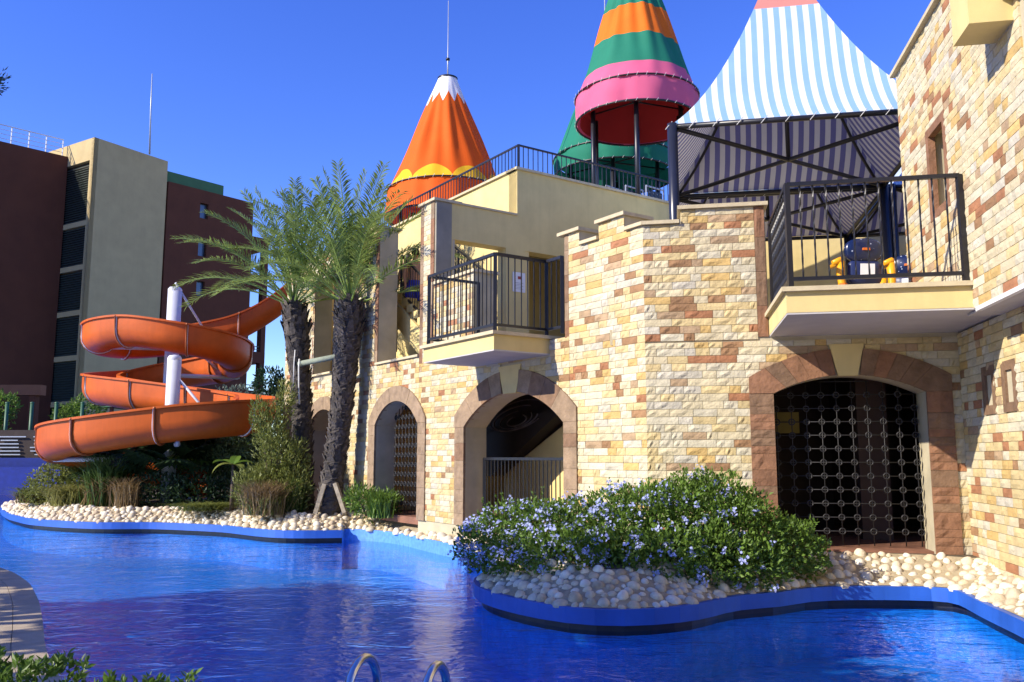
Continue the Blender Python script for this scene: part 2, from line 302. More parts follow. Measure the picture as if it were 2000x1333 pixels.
pj=MB()
for i,(x,y,z,a,b_,c,w,mi,k) in enumerate(peb):
    if i<300: inst('pebble',PEBM[mi][k][1],ISL,(x,y,z),w,(a,b_,c*1.3))
    else:
        src=PEBM[mi][k][0]; cw,sw=math.cos(w),math.sin(w)
        pj.add([(x+cw*vx*a-sw*vy*b_,y+sw*vx*a+cw*vy*b_,z+vz*c*1.3) for vx,vy,vz in src.v],src.f,mi,True)
if pj.v: obj('pebble_bank',pj,M_PEB,ISL,'stuff')
# --- paddling pool with stone coping on the near left
cop=smooth(densify([tuple(atZ(u,v,.1)[:2]) for u,v in [(-420,1085),(-200,1088),(-60,1096),(0,1108),(30,1119),(60,1140),(78,1175),(86,1220),(89,1260),(97,1285),(112,1312),(132,1340),(150,1372)]]+[(-2.3,4.95),(-1.7,4.35)],.15),4)
cn=normals(cop); cw=.55
ci=[(p[0]+n_[0]*-cw if False else p[0]-abs(cw)*(-n_[0]),p[1]+n_[1]*cw) for p,n_ in zip(cop,cn)]
# inward = right hand side of travel (towards lower left)
ci=[(p[0]-n_[0]*cw,p[1]-n_[1]*cw) for p,n_ in zip(cop,cn)]
k=len(cop); padz=MB()
def off_(p,n_,d): return [(a[0]+b[0]*d,a[1]+b[1]*d) for a,b in zip(p,n_)]
polyq=ci+[(-14.,4.35),(-20,6.),(-20,10.)]
tri=tessellate_polygon([[Vector((x,y,0)) for x,y in polyq]])
padz.add([(x,y,.012) for x,y in polyq],[tuple(t) for t in tri],0)
PAD=struct('paddling_pool',padz,mat('pale_pool_floor',(.50,.52,.66),.5,.08,2,stain=.1))
M_COPW=mat('coping_tan',(.44,.36,.25),.8,.15,6,.25,40,objrand=.06,stain=.15)
obj('pool_side',MB().add([(x,y,-.9) for x,y in off_(cop,cn,-.02)]+[(x,y,-.02) for x,y in off_(cop,cn,-.02)],[(i,i+1,i+1+k,i+k) for i in range(k-1)]),M_POOLF,PAD)
step=5
for i in range(0,k-1,step):
    j=min(i+step,k-1); cb=MB(); ids=list(range(i,j+1)); a=[cop[q] for q in ids]; c=[ci[q] for q in ids]; kk=len(ids)
    for f0,f1 in ((0.01,.46),(.47,.99)):
        o=[(x+(X-x)*f0,y+(Y-y)*f0) for (x,y),(X,Y) in zip(a,c)]; q_=[(x+(X-x)*f1,y+(Y-y)*f1) for (x,y),(X,Y) in zip(a,c)]
        pts=o+q_[::-1]; cb2=MB(); cb2.poly(pts,-.03 if f0<.1 else .0,.10); obj('coping_slab',cb2,M_COPW,PAD)
# ------------------------------------------------------------ stone castle building
CORE_BACK=.34
def brick_variant(k):
    r=random.Random(100+k); nx,nz=4,2; vs=[]; fs=[]
    for j in range(nz+1):
        for i in range(nx+1):
            x=-.5+i/nx; z=-.5+j/nz; edge=(i in(0,nx)) or (j in (0,nz)); y=-.020-r.uniform(0,.005) if edge else -.020-r.uniform(.0,.022)
            vs.append((x,y,z))
    for j in range(nz):
        for i in range(nx): a=j*(nx+1)+i; fs.append((a,a+1,a+nx+2,a+nx+1))
    ring=[i for i in range(nx+1)]+[j*(nx+1)+nx for j in range(1,nz+1)]+[nz*(nx+1)+i for i in range(nx-1,-1,-1)]+[j*(nx+1) for j in range(nz-1,0,-1)]
    b=len(vs); vs+=[(vs[q][0],.03,vs[q][2]) for q in ring]; m=len(ring)
    for i in range(m): fs.append((ring[(i+1)%m],ring[i],b+i,b+(i+1)%m))
    return vs,fs
BV=[brick_variant(k) for k in range(6)]
BRM={}
def brick_mesh(k,m):
    if (k,m.name) not in BRM: b=MB(); b.add(BV[k][0],BV[k][1]); BRM[(k,m.name)]=b.mesh('brick',[m])
    return BRM[(k,m.name)]
class Arch:
    def __init__(s,tc,a,zb,zs,rise,jw,ring): 
        s.tc,s.a,s.zb,s.zs,s.rise,s.jw=tc,a,zb,zs,rise,jw; s.R=(a*a+rise*rise)/(2*rise); s.zc=zs+rise-s.R; s.R2=s.R+ring
    def zi(s,t): return s.zc+math.sqrt(max(0,s.R**2-min(abs(t-s.tc),s.a)**2))
    def ze(s,t): return s.zc+math.sqrt(max(0,s.R2**2-min(abs(t-s.tc),s.a+s.jw)**2))
    def hole(s,z0,z1):
        zm=(z0+z1)/2; e=s.a+s.jw
        if zm<s.ze(s.tc+e): h=e
        elif z0>=s.zc+s.R2-.01: return None
        else: h=math.sqrt(max(0,s.R2**2-(min(z1,s.zc+s.R2)-s.zc)**2))
        return (s.tc-h+.02,s.tc+h-.02)
class Rect:
    def __init__(s,t0,t1,z0,z1): s.t0,s.t1,s.z0,s.z1=t0,t1,z0,z1
    def hole(s,z0,z1): return (s.t0,s.t1) if z1>s.z0+.01 and z0<s.z1-.01 else None
CH=.0985
def lay(pl,t0,t1,z0,z1,holes,rng,dark=.17,out=None,o=0,yel=.25):
    z=z0; row=0
    while z<z1-.02:
        zt=min(z+CH,z1); iv=[(t0,t1)]
        for h in holes:
            r=h.hole(z,zt)
            if r: iv=[q for a,b in iv for q in ((a,min(b,r[0])),(max(a,r[1]),b)) if q[1]-q[0]>.02]
        for a,b in iv:
            t=a; first=True
            while t<b-.001:
                w=rng.choice([.14,.18,.22,.26,.30,.36]) if not first else rng.uniform(.1,.3)
                first=False
                if b-(t+w)<.07: w=b-t
                x=rng.random()
                if x<dark*.78: mi=rng.choice([4,5,6,4,6,5])
                elif x<dark+yel: mi=rng.choice([2,2,2,2,3])
                elif x<dark+yel+.26: mi=rng.choice([1,1,1,7])
                else: mi=0
                out.append((pl,t,t+w,z,zt,mi,rng.randrange(6),o)); t+=w
        z=zt; row+=1
def put_bricks(bl,parent,limit=300,flip=False):
    def size(b):
        p=np.array(b[0].at((b[1]+b[2])/2,(b[3]+b[4])/2)); d=C0-p; L=np.linalg.norm(d); return (b[2]-b[1])*(b[4]-b[3])/L**2*abs(np.dot(d/L,b[0].n))
    bl=sorted(bl,key=size,reverse=True); j=MB()
    for i,(pl,a,b,z0,z1,mi,k,o) in enumerate(bl):
        c=pl.at((a+b)/2,(z0+z1)/2,o); sx,sz=b-a-.005,z1-z0-.005
        if i<limit: inst('brick',brick_mesh(k,STONE[mi]),parent,c,pl.rot,(sx,1,sz))
        else:
            cw,sw=math.cos(pl.rot),math.sin(pl.rot)
            j.add([(c[0]+cw*x*sx-sw*y,c[1]+sw*x*sx+cw*y,c[2]+z*sz) for x,y,z in BV[k][0]],BV[k][1],mi)
    if j.v: obj('brickwork',j,STONE,parent,'stuff')
def corewall(mb,pl,t0,t1,z0,z1,ops,o0,o1,m=0):   # ops: (ta,tb,zlo,zfun)
    ed={t0,t1}
    for ta,tb,zl,fn in ops:
        k=1 if not callable(fn) else 16
        for i in range(k+1):
            t=ta+(tb-ta)*i/k
            if t0<=t<=t1: ed.add(t)
    ed=sorted(ed)
    for a,b in zip(ed,ed[1:]):
        if b-a<1e-6: continue
        mid=(a+b)/2; cur=(z0,z0)
        for ta,tb,zl,fn in sorted(ops,key=lambda q:q[2]):
            if ta<mid<tb:
                if zl>max(cur)+.001: quadprism(mb,pl,a,b,cur,(zl,zl),o0,o1,m)
                cur=(fn(a),fn(b)) if callable(fn) else (fn,fn)
        if z1>min(cur)+.001: quadprism(mb,pl,a,b,cur,(z1,z1),o0,o1,m)
def quadprism(mb,pl,a,b,lo,hi,o0,o1,m):
    mb.hexa([pl.at(a,lo[0],o1),pl.at(b,lo[1],o1),pl.at(b,lo[1],o0),pl.at(a,lo[0],o0),pl.at(a,hi[0],o1),pl.at(b,hi[1],o1),pl.at(b,hi[1],o0),pl.at(a,hi[0],o0)],m)
def arch_stones(pl,A_,parent,mi0,key=None,nv=5,seed=0,jh=(.1,.2)):
    r=random.Random(seed)
    kf=.16 if key else 0
    fr=[-1+(1-kf)*i/nv for i in range(nv+1)]; segs=list(zip(fr,fr[1:])); segs+= [(-b,-a) for a,b in segs][::-1]
    for f0,f1 in segs:
        g=.0015/(A_.a); f0+=g; f1-=g
        pts=[]; 
        for i in range(4): f=f0+(f1-f0)*i/3; t=A_.tc+A_.a*f; pts.append((t,A_.zi(t)))
        if f1>.98: pts.append((A_.tc+A_.a+A_.jw,A_.zi(A_.tc+A_.a)))
        for i in range(4): f=f1+(f0-f1)*i/3; t=A_.tc+(A_.a+A_.jw)*f; pts.append((t,A_.ze(t)))
        if f0<-.98: pts.append((A_.tc-A_.a-A_.jw,A_.zi(A_.tc+A_.a)))
        mb=MB(); mb.ppoly(pl,pts,-.05,.052+r.uniform(0,.005)); obj('arch_stone',mb,M_ARCH[r.choice(mi0)],parent)
    if key:
        zt=key; mb=MB(); h=A_.a*kf*.9; mb.ppoly(pl,[(A_.tc-h*.9,A_.zi(A_.tc+h)-.01),(A_.tc+h*.9,A_.zi(A_.tc+h)-.01),(A_.tc+h*1.6,zt),(A_.tc-h*1.6,zt)],-.05,.045); o=obj('keystone',mb,M_YEL,parent)
    for sgn in (-1,1):
        z=A_.zb; e=A_.tc+sgn*A_.a; e2=A_.tc+sgn*(A_.a+A_.jw); ztop=A_.zi(A_.tc+A_.a)
        while z<ztop-.01:
            h=min(r.choice(jh),ztop-z); h=h if ztop-z-h>.06 else ztop-z
            a,b=min(e,e2),max(e,e2); c=pl.at((a+b)/2,z+h/2,.026)
            inst('jamb_stone',brick_mesh(r.randrange(6),M_ARCH[r.choice(mi0)]),parent,c,pl.rot,(b-a-.004,1,h-.004)); z+=h
        pts=[(e,ztop),(e2,ztop),(e2,A_.ze(e2))]      # wedge between jamb and first voussoir is covered by the voussoir itself
CAS=thing('castle_building',A.at(6,.5,-3),'castle-like building of cream and brown split stone with arches and battlements','building')
GZ=.5
a3=Arch(3.13,1.40,GZ,2.17,.52,.31,.36); a2=Arch(7.14,.93,GZ,2.30,.46,.30,.30); a1=Arch(10.85,.93,GZ,2.30,.46,.30,.30)
bb=Arch(1.335,.905,GZ,2.46,.225,.30,.33)
z2=3.42; TOPL=4.73; TOPM=4.96; PT=6.50
# cores
cw_=MB(); TH=-.42; FA=.004
corewall(cw_,A,.0,1.70,GZ-.6,TOPL,[(a3.tc-a3.a,a3.tc+a3.a,GZ-.6,a3.zi)],TH,FA)
corewall(cw_,A,1.70,5.68,GZ-.6,z2,[(a3.tc-a3.a,a3.tc+a3.a,GZ-.6,a3.zi)],TH,FA)
corewall(cw_,A,5.68,6.22,GZ-.6,PT,[(a2.tc-a2.a,a2.tc+a2.a,GZ-.6,a2.zi)],TH,FA)
corewall(cw_,A,6.22,8.07,GZ-.6,3.56,[(a2.tc-a2.a,a2.tc+a2.a,GZ-.6,a2.zi)],TH,FA)
corewall(cw_,A,8.07,13.6,GZ-.6,PT,[(a1.tc-a1.a,a1.tc+a1.a,GZ-.6,a1.zi),(10.45,11.62,3.58,5.95)],TH,FA)
for t0,t1 in ((1.34,1.70),(.36,.90)): cw_.pbox(A,t0,t1,TOPL-.01,TOPM,TH,FA)
cw_.pbox(A,4.25,5.68,z2,4.86,TH,FA)
corewall(cw_,B,.0,BT-.0,GZ-.6,3.19,[(bb.tc-bb.a,bb.tc+bb.a,GZ-.6,bb.zi)],TH,FA)
cw_.pbox(B,2.26,BT,3.19,TOPL,TH,FA); cw_.pbox(B,2.26,3.34,TOPL-.01,TOPM-.04,TH,FA)
WALLC=obj('wall',cw_,M_REV,CAS)
br=[]; rb=random.Random(3)
lay(B,.02,BT+.012,GZ,3.14,[bb,Rect(1.335-.22,1.335+.22,2.6,3.06)],rb,.15,br); 
zB=GZ+CH*27; lay(B,2.40,BT+.012,GZ+CH*27,TOPL,[],rb,.19,br); lay(B,2.40,3.34,TOPL,TOPM-.04,[],rb,.2,br)
lay(A,-.012,1.60,GZ,TOPL,[a3,Rect(1.6,1.7,3.2,9)],rb,.19,br,yel=.22); 
for t0,t1 in ((1.34,1.60),(.36,.90)): lay(A,t0,t1,TOPL,TOPM,[],rb,.2,br)
lay(A,1.60,6.22,GZ,z2,[a3,a2,Rect(3.13-.3,3.13+.3,2.7,3.12)],rb,.10,br,yel=.42)
lay(A,4.25,5.68,z2,4.86,[],rb,.22,br); lay(A,5.83,6.10,z2,PT,[],rb,.08,br,yel=.2)
lay(A,6.22,8.07,GZ,3.56,[a2],rb,.08,br,yel=.45)
lay(A,8.22,13.58,GZ,PT,[a2,a1,Rect(10.45,11.62,3.48,5.95)],rb,.16,br,yel=.32); lay(A,8.07,8.22,GZ,3.56,[a2],rb,.1,br)
put_bricks(br,CAS)
arch_stones(A,a3,CAS,[2,2,2,0],3.12,4,1,(.2,.3)); arch_stones(A,a2,CAS,[2,2,2],None,4,2,(.2,.3)); arch_stones(A,a1,CAS,[2,2,2],None,4,3,(.2,.3)); arch_stones(B,bb,CAS,[0,1,1,0],3.07,5,4,(.1,.1,.2))
# brown edge strips of the openings
def strip(pl,t0,t1,z0,z1,o=.0,seed=0):
    r=random.Random(seed); z=z0
    while z<z1-.01:
        h=min(r.uniform(.25,.5),z1-z); h=z1-z if z1-z-h<.1 else h; c=pl.at((t0+t1)/2,z+h/2,o); inst('edge_stone',brick_mesh(r.randrange(6),M_ARCH[r.choice([0,1,1,2])]),CAS,c,pl.rot,(abs(t1-t0)-.003,1,h-.004)); z+=h
strip(A,1.60,1.70,z2-.05,TOPM,seed=1); strip(A,5.70,5.83,z2,PT,seed=2); strip(A,6.10,6.23,z2,PT,seed=3); strip(A,8.07,8.21,3.56,PT,seed=4)
strip(B,2.27,2.40,3.19,TOPM-.04,seed=5); strip(A,10.34,10.45,3.5,5.95,seed=6); strip(A,11.62,11.73,3.5,5.95,seed=7)
# copings and sills
def slab(pl,t0,t1,z0,z1,o0,o1,name='coping_slab',m=None): return obj(name,MB().pbox(pl,t0,t1,z0,z1,o0,o1),m or M_COP,CAS)
slab(A,1.30,1.82,TOPM,TOPM+.05,-.50,.07); slab(A,.90,1.30,TOPL+.002,TOPL+.05,-.46,.07); slab(A,.32,.94,TOPM,TOPM+.05,-.50,.07)
slab(A,-.03,.32,TOPL+.002,TOPL+.05,-.46,.07); slab(B,3.36,BT+.03,TOPL+.004,TOPL+.052,-.46,.07); slab(B,2.22,3.38,TOPM-.04,TOPM+.01,-.48,.07)
slab(A,5.62,6.27,PT,PT+.05,-.55,.07); slab(A,8.03,10.47,PT,PT+.05,-.5,.07); slab(A,10.47,13.66,PT,PT+.05,-.5,.07)
slab(A,6.22,8.09,3.56,3.605,-.5,.07,'window_sill'); slab(A,10.42,11.66,3.58,3.625,-.5,.07,'window_sill'); slab(A,4.2,5.69,4.86,4.91,-.48,.07)
# balconies
def balcony(pl,t0,t1,zt,zb,prot,cap=.05,ob=-.3):
    o=obj('balcony',MB().pbox(pl,t0,t1,zb+.02,zt-cap,ob,prot),M_YEL,CAS)
    obj('soffit',MB().pbox(pl,t0+.004,t1-.004,zb,zb+.02,ob,prot-.004),M_SOFF,o)
    obj('coping_slab',MB().pbox(pl,t0-.05,t1+.05,zt-cap,zt,ob,prot+.05),M_COP,o); return o
balcony(A,2.08,4.2,3.48,3.19,1.03); balcony(B,-.2,2.26,3.49,3.19,1.78)
# plaster walls of the upper floors
sw_=MB(); OPT=5.80
corewall(sw_,S,.34,7.4,2.9,6.50,[(.36,1.60,3.4,OPT),(2.06,4.9,3.4,OPT)],-.3,0)
sw_.pbox(S,1.87,7.4,6.50,7.47,-.3,0); obj('plaster_wall',sw_,M_YEL,CAS)
obj('pillar_side',MB().pbox(S,-.0,.335,3.4,6.49,-.08,.012),mat('grey_stone_slab',(.27,.25,.20),.85,.12,4,.15,30,stain=.2),CAS)
obj('coping_slab',MB().pbox(S,.30,1.86,6.502,6.54,-.34,.03),M_COP,CAS)
uw=MB(); corewall(uw,U,5.68,13.4,2.9,7.47,[(10.9,11.7,4.25,5.3)],-.3,0)
uw.pbox(A,8.2,8.4,3.4,7.2,-8.3,-2.2); uw.pbox(A,13.15,13.6,2.9,PT-.2,-8.,-.43); uw.pbox(A,5.68,13.6,2.9,7.4,-8.6,-8.3)
obj('plaster_wall',uw,M_YEL,CAS)
obj('coping_slab',MB().pbox(U,5.68,13.45,7.47,7.52,-.34,.05),M_COP,CAS); obj('coping_slab',MB().pbox(S,1.82,7.4,7.47,7.52,-.34,.05),M_COP,CAS)
# floors, rooms and roofs
fl=MB()
fl.pbox(A,0.0,5.665,3.19,3.40,-9.5,-.43); fl.pbox(A,5.665,13.5,3.19,3.40,-8.3,-.43)
obj('floor_slab',fl,M_COP,CAS); obj('upper_terrace',MB().pbox(A,5.7,13.4,7.2,7.44,-8.3,-2.18),M_COP,CAS)
fb=MB(); pq=[B.at(-.3,0,-.43)[:2],B.at(BT+.5,0,-.43)[:2],A.at(-.1,0,-9.4)[:2],B.at(-.3,0,-9.5)[:2]]; fb.poly(pq,3.185,3.395); obj('floor_slab',fb,M_COP,CAS)
gf=MB(); gf.pbox(A,-.5,13.4,GZ-.1,GZ+.03,-8.,-.05); gf.pbox(B,-.3,BT-.4,GZ-.1,GZ+.025,-6.,-.05); obj('ground_floor',gf,M_FLOOR,CAS)
rm=MB(); rm.pbox(A,.6,13.2,GZ,3.19,-4.6,-4.4,0); rm.pbox(A,4.75,5.0,GZ,3.19,-4.4,-2.0,0); rm.pbox(A,8.6,8.8,GZ,3.19,-4.4,-.43,0);  rm.pbox(A,13.1,13.3,GZ,3.19,-4.4,-.43)
obj('room_wall',rm,M_YEL,CAS)
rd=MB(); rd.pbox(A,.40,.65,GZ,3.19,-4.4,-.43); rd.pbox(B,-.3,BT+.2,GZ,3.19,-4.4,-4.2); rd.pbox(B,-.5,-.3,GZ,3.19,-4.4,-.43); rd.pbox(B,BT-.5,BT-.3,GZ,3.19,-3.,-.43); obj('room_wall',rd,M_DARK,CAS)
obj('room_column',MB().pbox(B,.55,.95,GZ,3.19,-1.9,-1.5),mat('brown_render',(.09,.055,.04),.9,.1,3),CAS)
obj('room_panel',MB().pbox(B,1.72,2.05,2.0,2.3,-1.65,-1.6),mat('dull_yellow_board',(.25,.20,.05),.8),CAS)
# dark stair flight with a painted whorl behind the middle arch
rw=MB(); rw.pbox(A,.65,A.sz(985,900,-1.6)[0],GZ,3.15,-1.78,-1.6); obj('room_wall',rw,M_YEL,CAS)
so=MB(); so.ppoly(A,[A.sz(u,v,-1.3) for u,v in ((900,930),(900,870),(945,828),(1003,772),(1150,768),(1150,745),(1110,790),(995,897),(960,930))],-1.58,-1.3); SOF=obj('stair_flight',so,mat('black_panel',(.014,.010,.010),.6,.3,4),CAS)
M_RING=mat('grey_whorl',(.11,.095,.095),.7,.3,6)
for k_,(uc,vc,ru,rv) in enumerate(((1010,822,20,9),(1008,820,33,15),(1008,817,46,21),(1011,812,57,26))):
    q=[]
    for i in range(29):
        a_=rad(-40+300*i/28+30*k_); du,dv=ru*math.cos(a_),rv*math.sin(a_); t_,z_=A.sz(uc+du*.93+dv*.35,vc+dv*.93-du*.35,-1.295); q.append(A.at(t_,z_,-1.292))
    obj('painted_whorl',MB().tube(q,.010 if k_%2 else .017,4,0,True),M_RING,SOF)
# stairs in the gallery behind the tall opening
st=MB(); steps=[]
NS=11
for i in range(NS):
    t0=6.0+i*.25; z=3.40+(i+1)*.17
    o=obj('stair_step',MB().pbox(A,t0,t0+.27 if i<NS-1 else t0+1.6,z-.17 if i else z-.17,z,-1.55,-.75),M_YEL,CAS)
sg=MB(); sg.ppoly(A,[(5.95,3.40),(6.1,3.40),(8.75,5.1),(8.75,4.6),(7.0,3.40)],-.75,-.68); obj('stair_stringer',sg,M_YEL,CAS)
obj('back_wall',MB().pbox(B,-5.5,5.2,3.39,6.95,-9.1,-8.9),M_YEL,CAS)
# ------------------------------------------------------------ stone tower on the right
TOW=thing('stone_tower',Dl.at(-1.5,.4,-1),'tall stone tower with overhanging upper floor at the right edge','building')
TB=2.47
tc_=MB(); corewall(tc_,Du,-3.2,TB,3.20,6.84,[(.60,1.27,4.50,5.55)],-.4,.004)
tc_.pbox(Du,TB-.4,TB,3.21,6.84,-3,-.4); corewall(tc_,Dl,-3.6,.0,-.1,3.16,[],-.4,.004)
obj('wall',tc_,M_REV,TOW)
obj('soffit',MB().pbox(Du,-3.2,.35,3.165,3.183,-1.4,-.004),M_SOFF,TOW); obj('soffit_edge',MB().pbox(Du,-3.2,-.03,3.155,3.20,-.02,.035),M_WHITE,TOW)
obj('roof_slab',MB().pbox(Du,-3.2,TB+.06,6.84,6.89,-3.2,.09),M_COP,TOW)
br=[]; rb=random.Random(8)
def niche(t0,t1,z0,z1): return Rect(t0,t1,z0,z1)
NI=[(-1.12,-.82,2.18,2.62),(-1.72,-1.42,2.18,2.62)]
lay(Du,-3.2,TB,3.2,6.84,[Rect(.60,1.27,4.50,5.55),Rect(-3.3,-1.62,4.6,5.75)],rb,.17,br,yel=.2)
lay(Dl,-3.6,-.0,GZ-.45,3.17,[Rect(a,b,c,d) for a,b,c,d in NI],rb,.13,br,yel=.38)
def put(bl,par): put_bricks(bl,par)
put(br,TOW)
def frame(pl,t0,t1,z0,z1,w,par,m,o0=-.05,o1=.03,name='window_frame'):
    f=obj(name,MB().pbox(pl,t0,t0+w,z0,z1,o0,o1).pbox(pl,t1-w,t1,z0,z1,o0,o1).pbox(pl,t0+w,t1-w,z1-w,z1,o0,o1-.002).pbox(pl,t0+w,t1-w,z0,z0+w,o0,o1-.002),m,par); return f
frame(Du,.56,1.31,4.46,5.59,.10,TOW,M_ARCH[1])
obj('window_reveal',MB().pbox(Du,.60,1.27,4.5,5.55,-.40,-.36),M_YEL,TOW)
for a,b,c,d in NI:
    frame(Dl,a-.05,b+.05,c-.05,d+.05,.10,TOW,M_ARCH[0],name='niche_frame'); obj('niche_back',MB().pbox(Dl,a,b,c,d,-.3,-.25),M_DARK,TOW)
    obj('niche_block',MB().pbox(Dl,a+.1,b-.06,c+.06,c+.32,-.24,-.06),M_ARCH[2],TOW)
bx=obj('roof_balcony',MB().pbox(Du,-1.52,-1.06,5.58,6.3,-.5,.40),M_YEL,TOW); obj('canopy_slab',MB().pbox(Du,-3.2,-1.53,5.78,5.95,-.5,.12),M_YEL,TOW)
obj('shutter',MB().pbox(Du,-3.1,-1.62,4.6,5.75,-.06,-.005),M_DARK,TOW)
# ------------------------------------------------------------ iron railings
def baluster_mesh(w,twist=True):
    b=MB(); n=14 if twist else 1; vs=[]
    for i in range(n+1):
        a=(i*math.pi/4.2) if twist else 0
        for j in range(4): q=a+math.pi/4+j*math.pi/2; vs.append((w*.7071*math.cos(q),w*.7071*math.sin(q),i/n))
    b.add(vs,[(i*4+j,i*4+(j+1)%4,(i+1)*4+(j+1)%4,(i+1)*4+j) for i in range(n) for j in range(4)]); return b.mesh('baluster',[M_BLK])
BAL=baluster_mesh(.016); BAL2=baluster_mesh(.014,False)
def railing(name,label,runs,group=None,h0=.10,sp=.125,me=None,post=.055,rail=.045,ends=None,loc=None):
    """runs: list of (p,q,height) straight runs; p,q are base points"""
    t=thing(name,loc or runs[0][0],label,'railing',group); seen=set()
    for p,q,h in runs:
        p=Vector(p); q=Vector(q); d=q-p; L=d.length; rz=math.atan2(d.y,d.x)
        for e in (p,q):
            k=(round(e.x,2),round(e.y,2))
            if k in seen: continue
            seen.add(k); obj('post',MB().bar(e,e+Vector((0,0,h+.01)),post),M_BLK,t)
        obj('top_rail',MB().bar(p+Vector((0,0,h)),q+Vector((0,0,h)),rail),M_BLK,t)
        obj('bottom_rail',MB().bar(p+Vector((0,0,h0)),q+Vector((0,0,h0)),rail*.9),M_BLK,t)
        n=max(1,int(round(L/sp)))
        for i in range(1,n):
            e=p+d*(i/n); inst('baluster',me or BAL,t,(e.x,e.y,e.z+h0),rz,(1,1,h-h0))
    return t
V=lambda *a: Vector(a)
z=3.48; pA=lambda t,o,z_: Vector(A.at(t,z_,o)); pB=lambda t,o,z_: Vector(B.at(t,z_,o))
railing('balcony_railing','black iron railing round the small balcony above the middle arch',[(pA(4.14,.0,z),pA(4.14,.97,z),1.16),(pA(4.14,.97,z),pA(2.14,.97,z),1.16),(pA(2.14,.97,z),pA(2.14,.03,z),1.16),(pA(2.14,.03,z),pA(1.75,.03,z),1.16)],me=BAL2,sp=.115)
z=3.49
railing('balcony_railing','black iron railing with twisted bars round the large right-hand balcony',[(pB(2.2,.05,z),pB(2.2,1.72,z),1.17),(pB(2.2,1.72,z),pB(.42,1.72,z),1.17)],sp=.135)
zU=7.52
pU=lambda t,o,z_: Vector(U.at(t,z_,o)); pS=lambda t,o,z_: Vector(S.at(t,z_,o))
railing('terrace_railing','long black railing along the top terrace from orange canopy to pink canopy',[(pU(13.2,-.1,zU),pU(9.5,-.1,zU),.52),(pU(9.5,-.1,zU),pU(5.75,-.1,zU),.52),(pS(1.97,-.1,zU),pS(7.1,-.1,zU),.52)],me=BAL2,sp=.125,h0=.03,rail=.035,post=.045)
# stair railing (sloping)
t=thing('stair_railing',A.at(6,3.4,-.8),'black sloping railing of the stair seen through the tall opening','railing')
for (o_,t0,z0,t1,z1,h) in ((-.78,6.0,3.45,8.6,5.15,.95),(-1.6,6.3,4.45,9.2,6.3,.9)):
    p=pA(t0,o_,z0); q=pA(t1,o_,z1)
    obj('top_rail',MB().bar(p+V(0,0,h),q+V(0,0,h),.045),M_BLK,t); obj('bottom_rail',MB().bar(p+V(0,0,.12),q+V(0,0,.12),.04),M_BLK,t)
    for e in (p,p.lerp(q,.42),q): obj('post',MB().bar(e,e+V(0,0,h),.05),M_BLK,t)
    for i in range(1,24): e=p.lerp(q,i/24); inst('baluster',BAL2,t,(e.x,e.y,e.z+.12),A.rot,(1,1,h-.12))
# gate across the middle arch
railing('iron_gate','black iron gate with straight bars closing the middle arch',[(pA(4.40,-.30,.56),pA(1.73,-.30,.56),1.07)],me=BAL2,sp=.105,h0=.05)
# ------------------------------------------------------------ ring grilles
def torus_mesh(R,r,n=12,k=5):
    b=MB(); vs=[]
    for i in range(n):
        a=2*math.pi*i/n
        for j in range(k): c=2*math.pi*j/k; vs.append(((R+r*math.cos(c))*math.cos(a),r*math.sin(c),(R+r*math.cos(c))*math.sin(a)))
    b.add(vs,[(i*k+j,i*k+(j+1)%k,((i+1)%n)*k+(j+1)%k,((i+1)%n)*k+j) for i in range(n) for j in range(k)],0,True); return b.mesh('ring',[M_GRL])
M_GRL=mat('grille_iron',(.022,.021,.022),.5,.2,20,metal=.2,spec=.4)
TOR=torus_mesh(.036,.010); TOR2=torus_mesh(.046,.012)
def grille(name,label,pl,arch,o,t0,t1,sp,z0,zs,torus):
    g_=thing(name,pl.at((t0+t1)/2,z0,o),label,'grille'); n=int(round((t1-t0)/sp)); cols=[t0+(t1-t0)*i/n for i in range(n+1)]
    for i,tc in enumerate(cols):
        zt=arch.zi(tc)-.03; obj('rod',MB().tube([pl.at(tc,z0,o),pl.at(tc,zt,o)],.0075,5),M_GRL,g_)
        z_=z0+zs
        while z_<zt-.04: inst('ring',torus,g_,pl.at(tc,z_,o),pl.rot); z_+=zs
    z_=z0+zs
    while z_<arch.zi(arch.tc)-.05:
        c=[tc for tc in cols if arch.zi(tc)-.03>z_]
        if len(c)>1: obj('rod',MB().tube([pl.at(c[0]-.03,z_,o),pl.at(c[-1]+.03,z_,o)],.0075,5),M_GRL,g_)
        z_+=zs
    return g_
grille('ring_grille','black iron lattice with rings filling the large right-hand arch',B,bb,-.28,.50,2.18,.187,.56,.172,TOR)
grille('ring_grille','black iron lattice with knots filling the narrow arch beside the palms',A,a2,-.28,6.28,7.75,.15,.56,.19,TOR2)
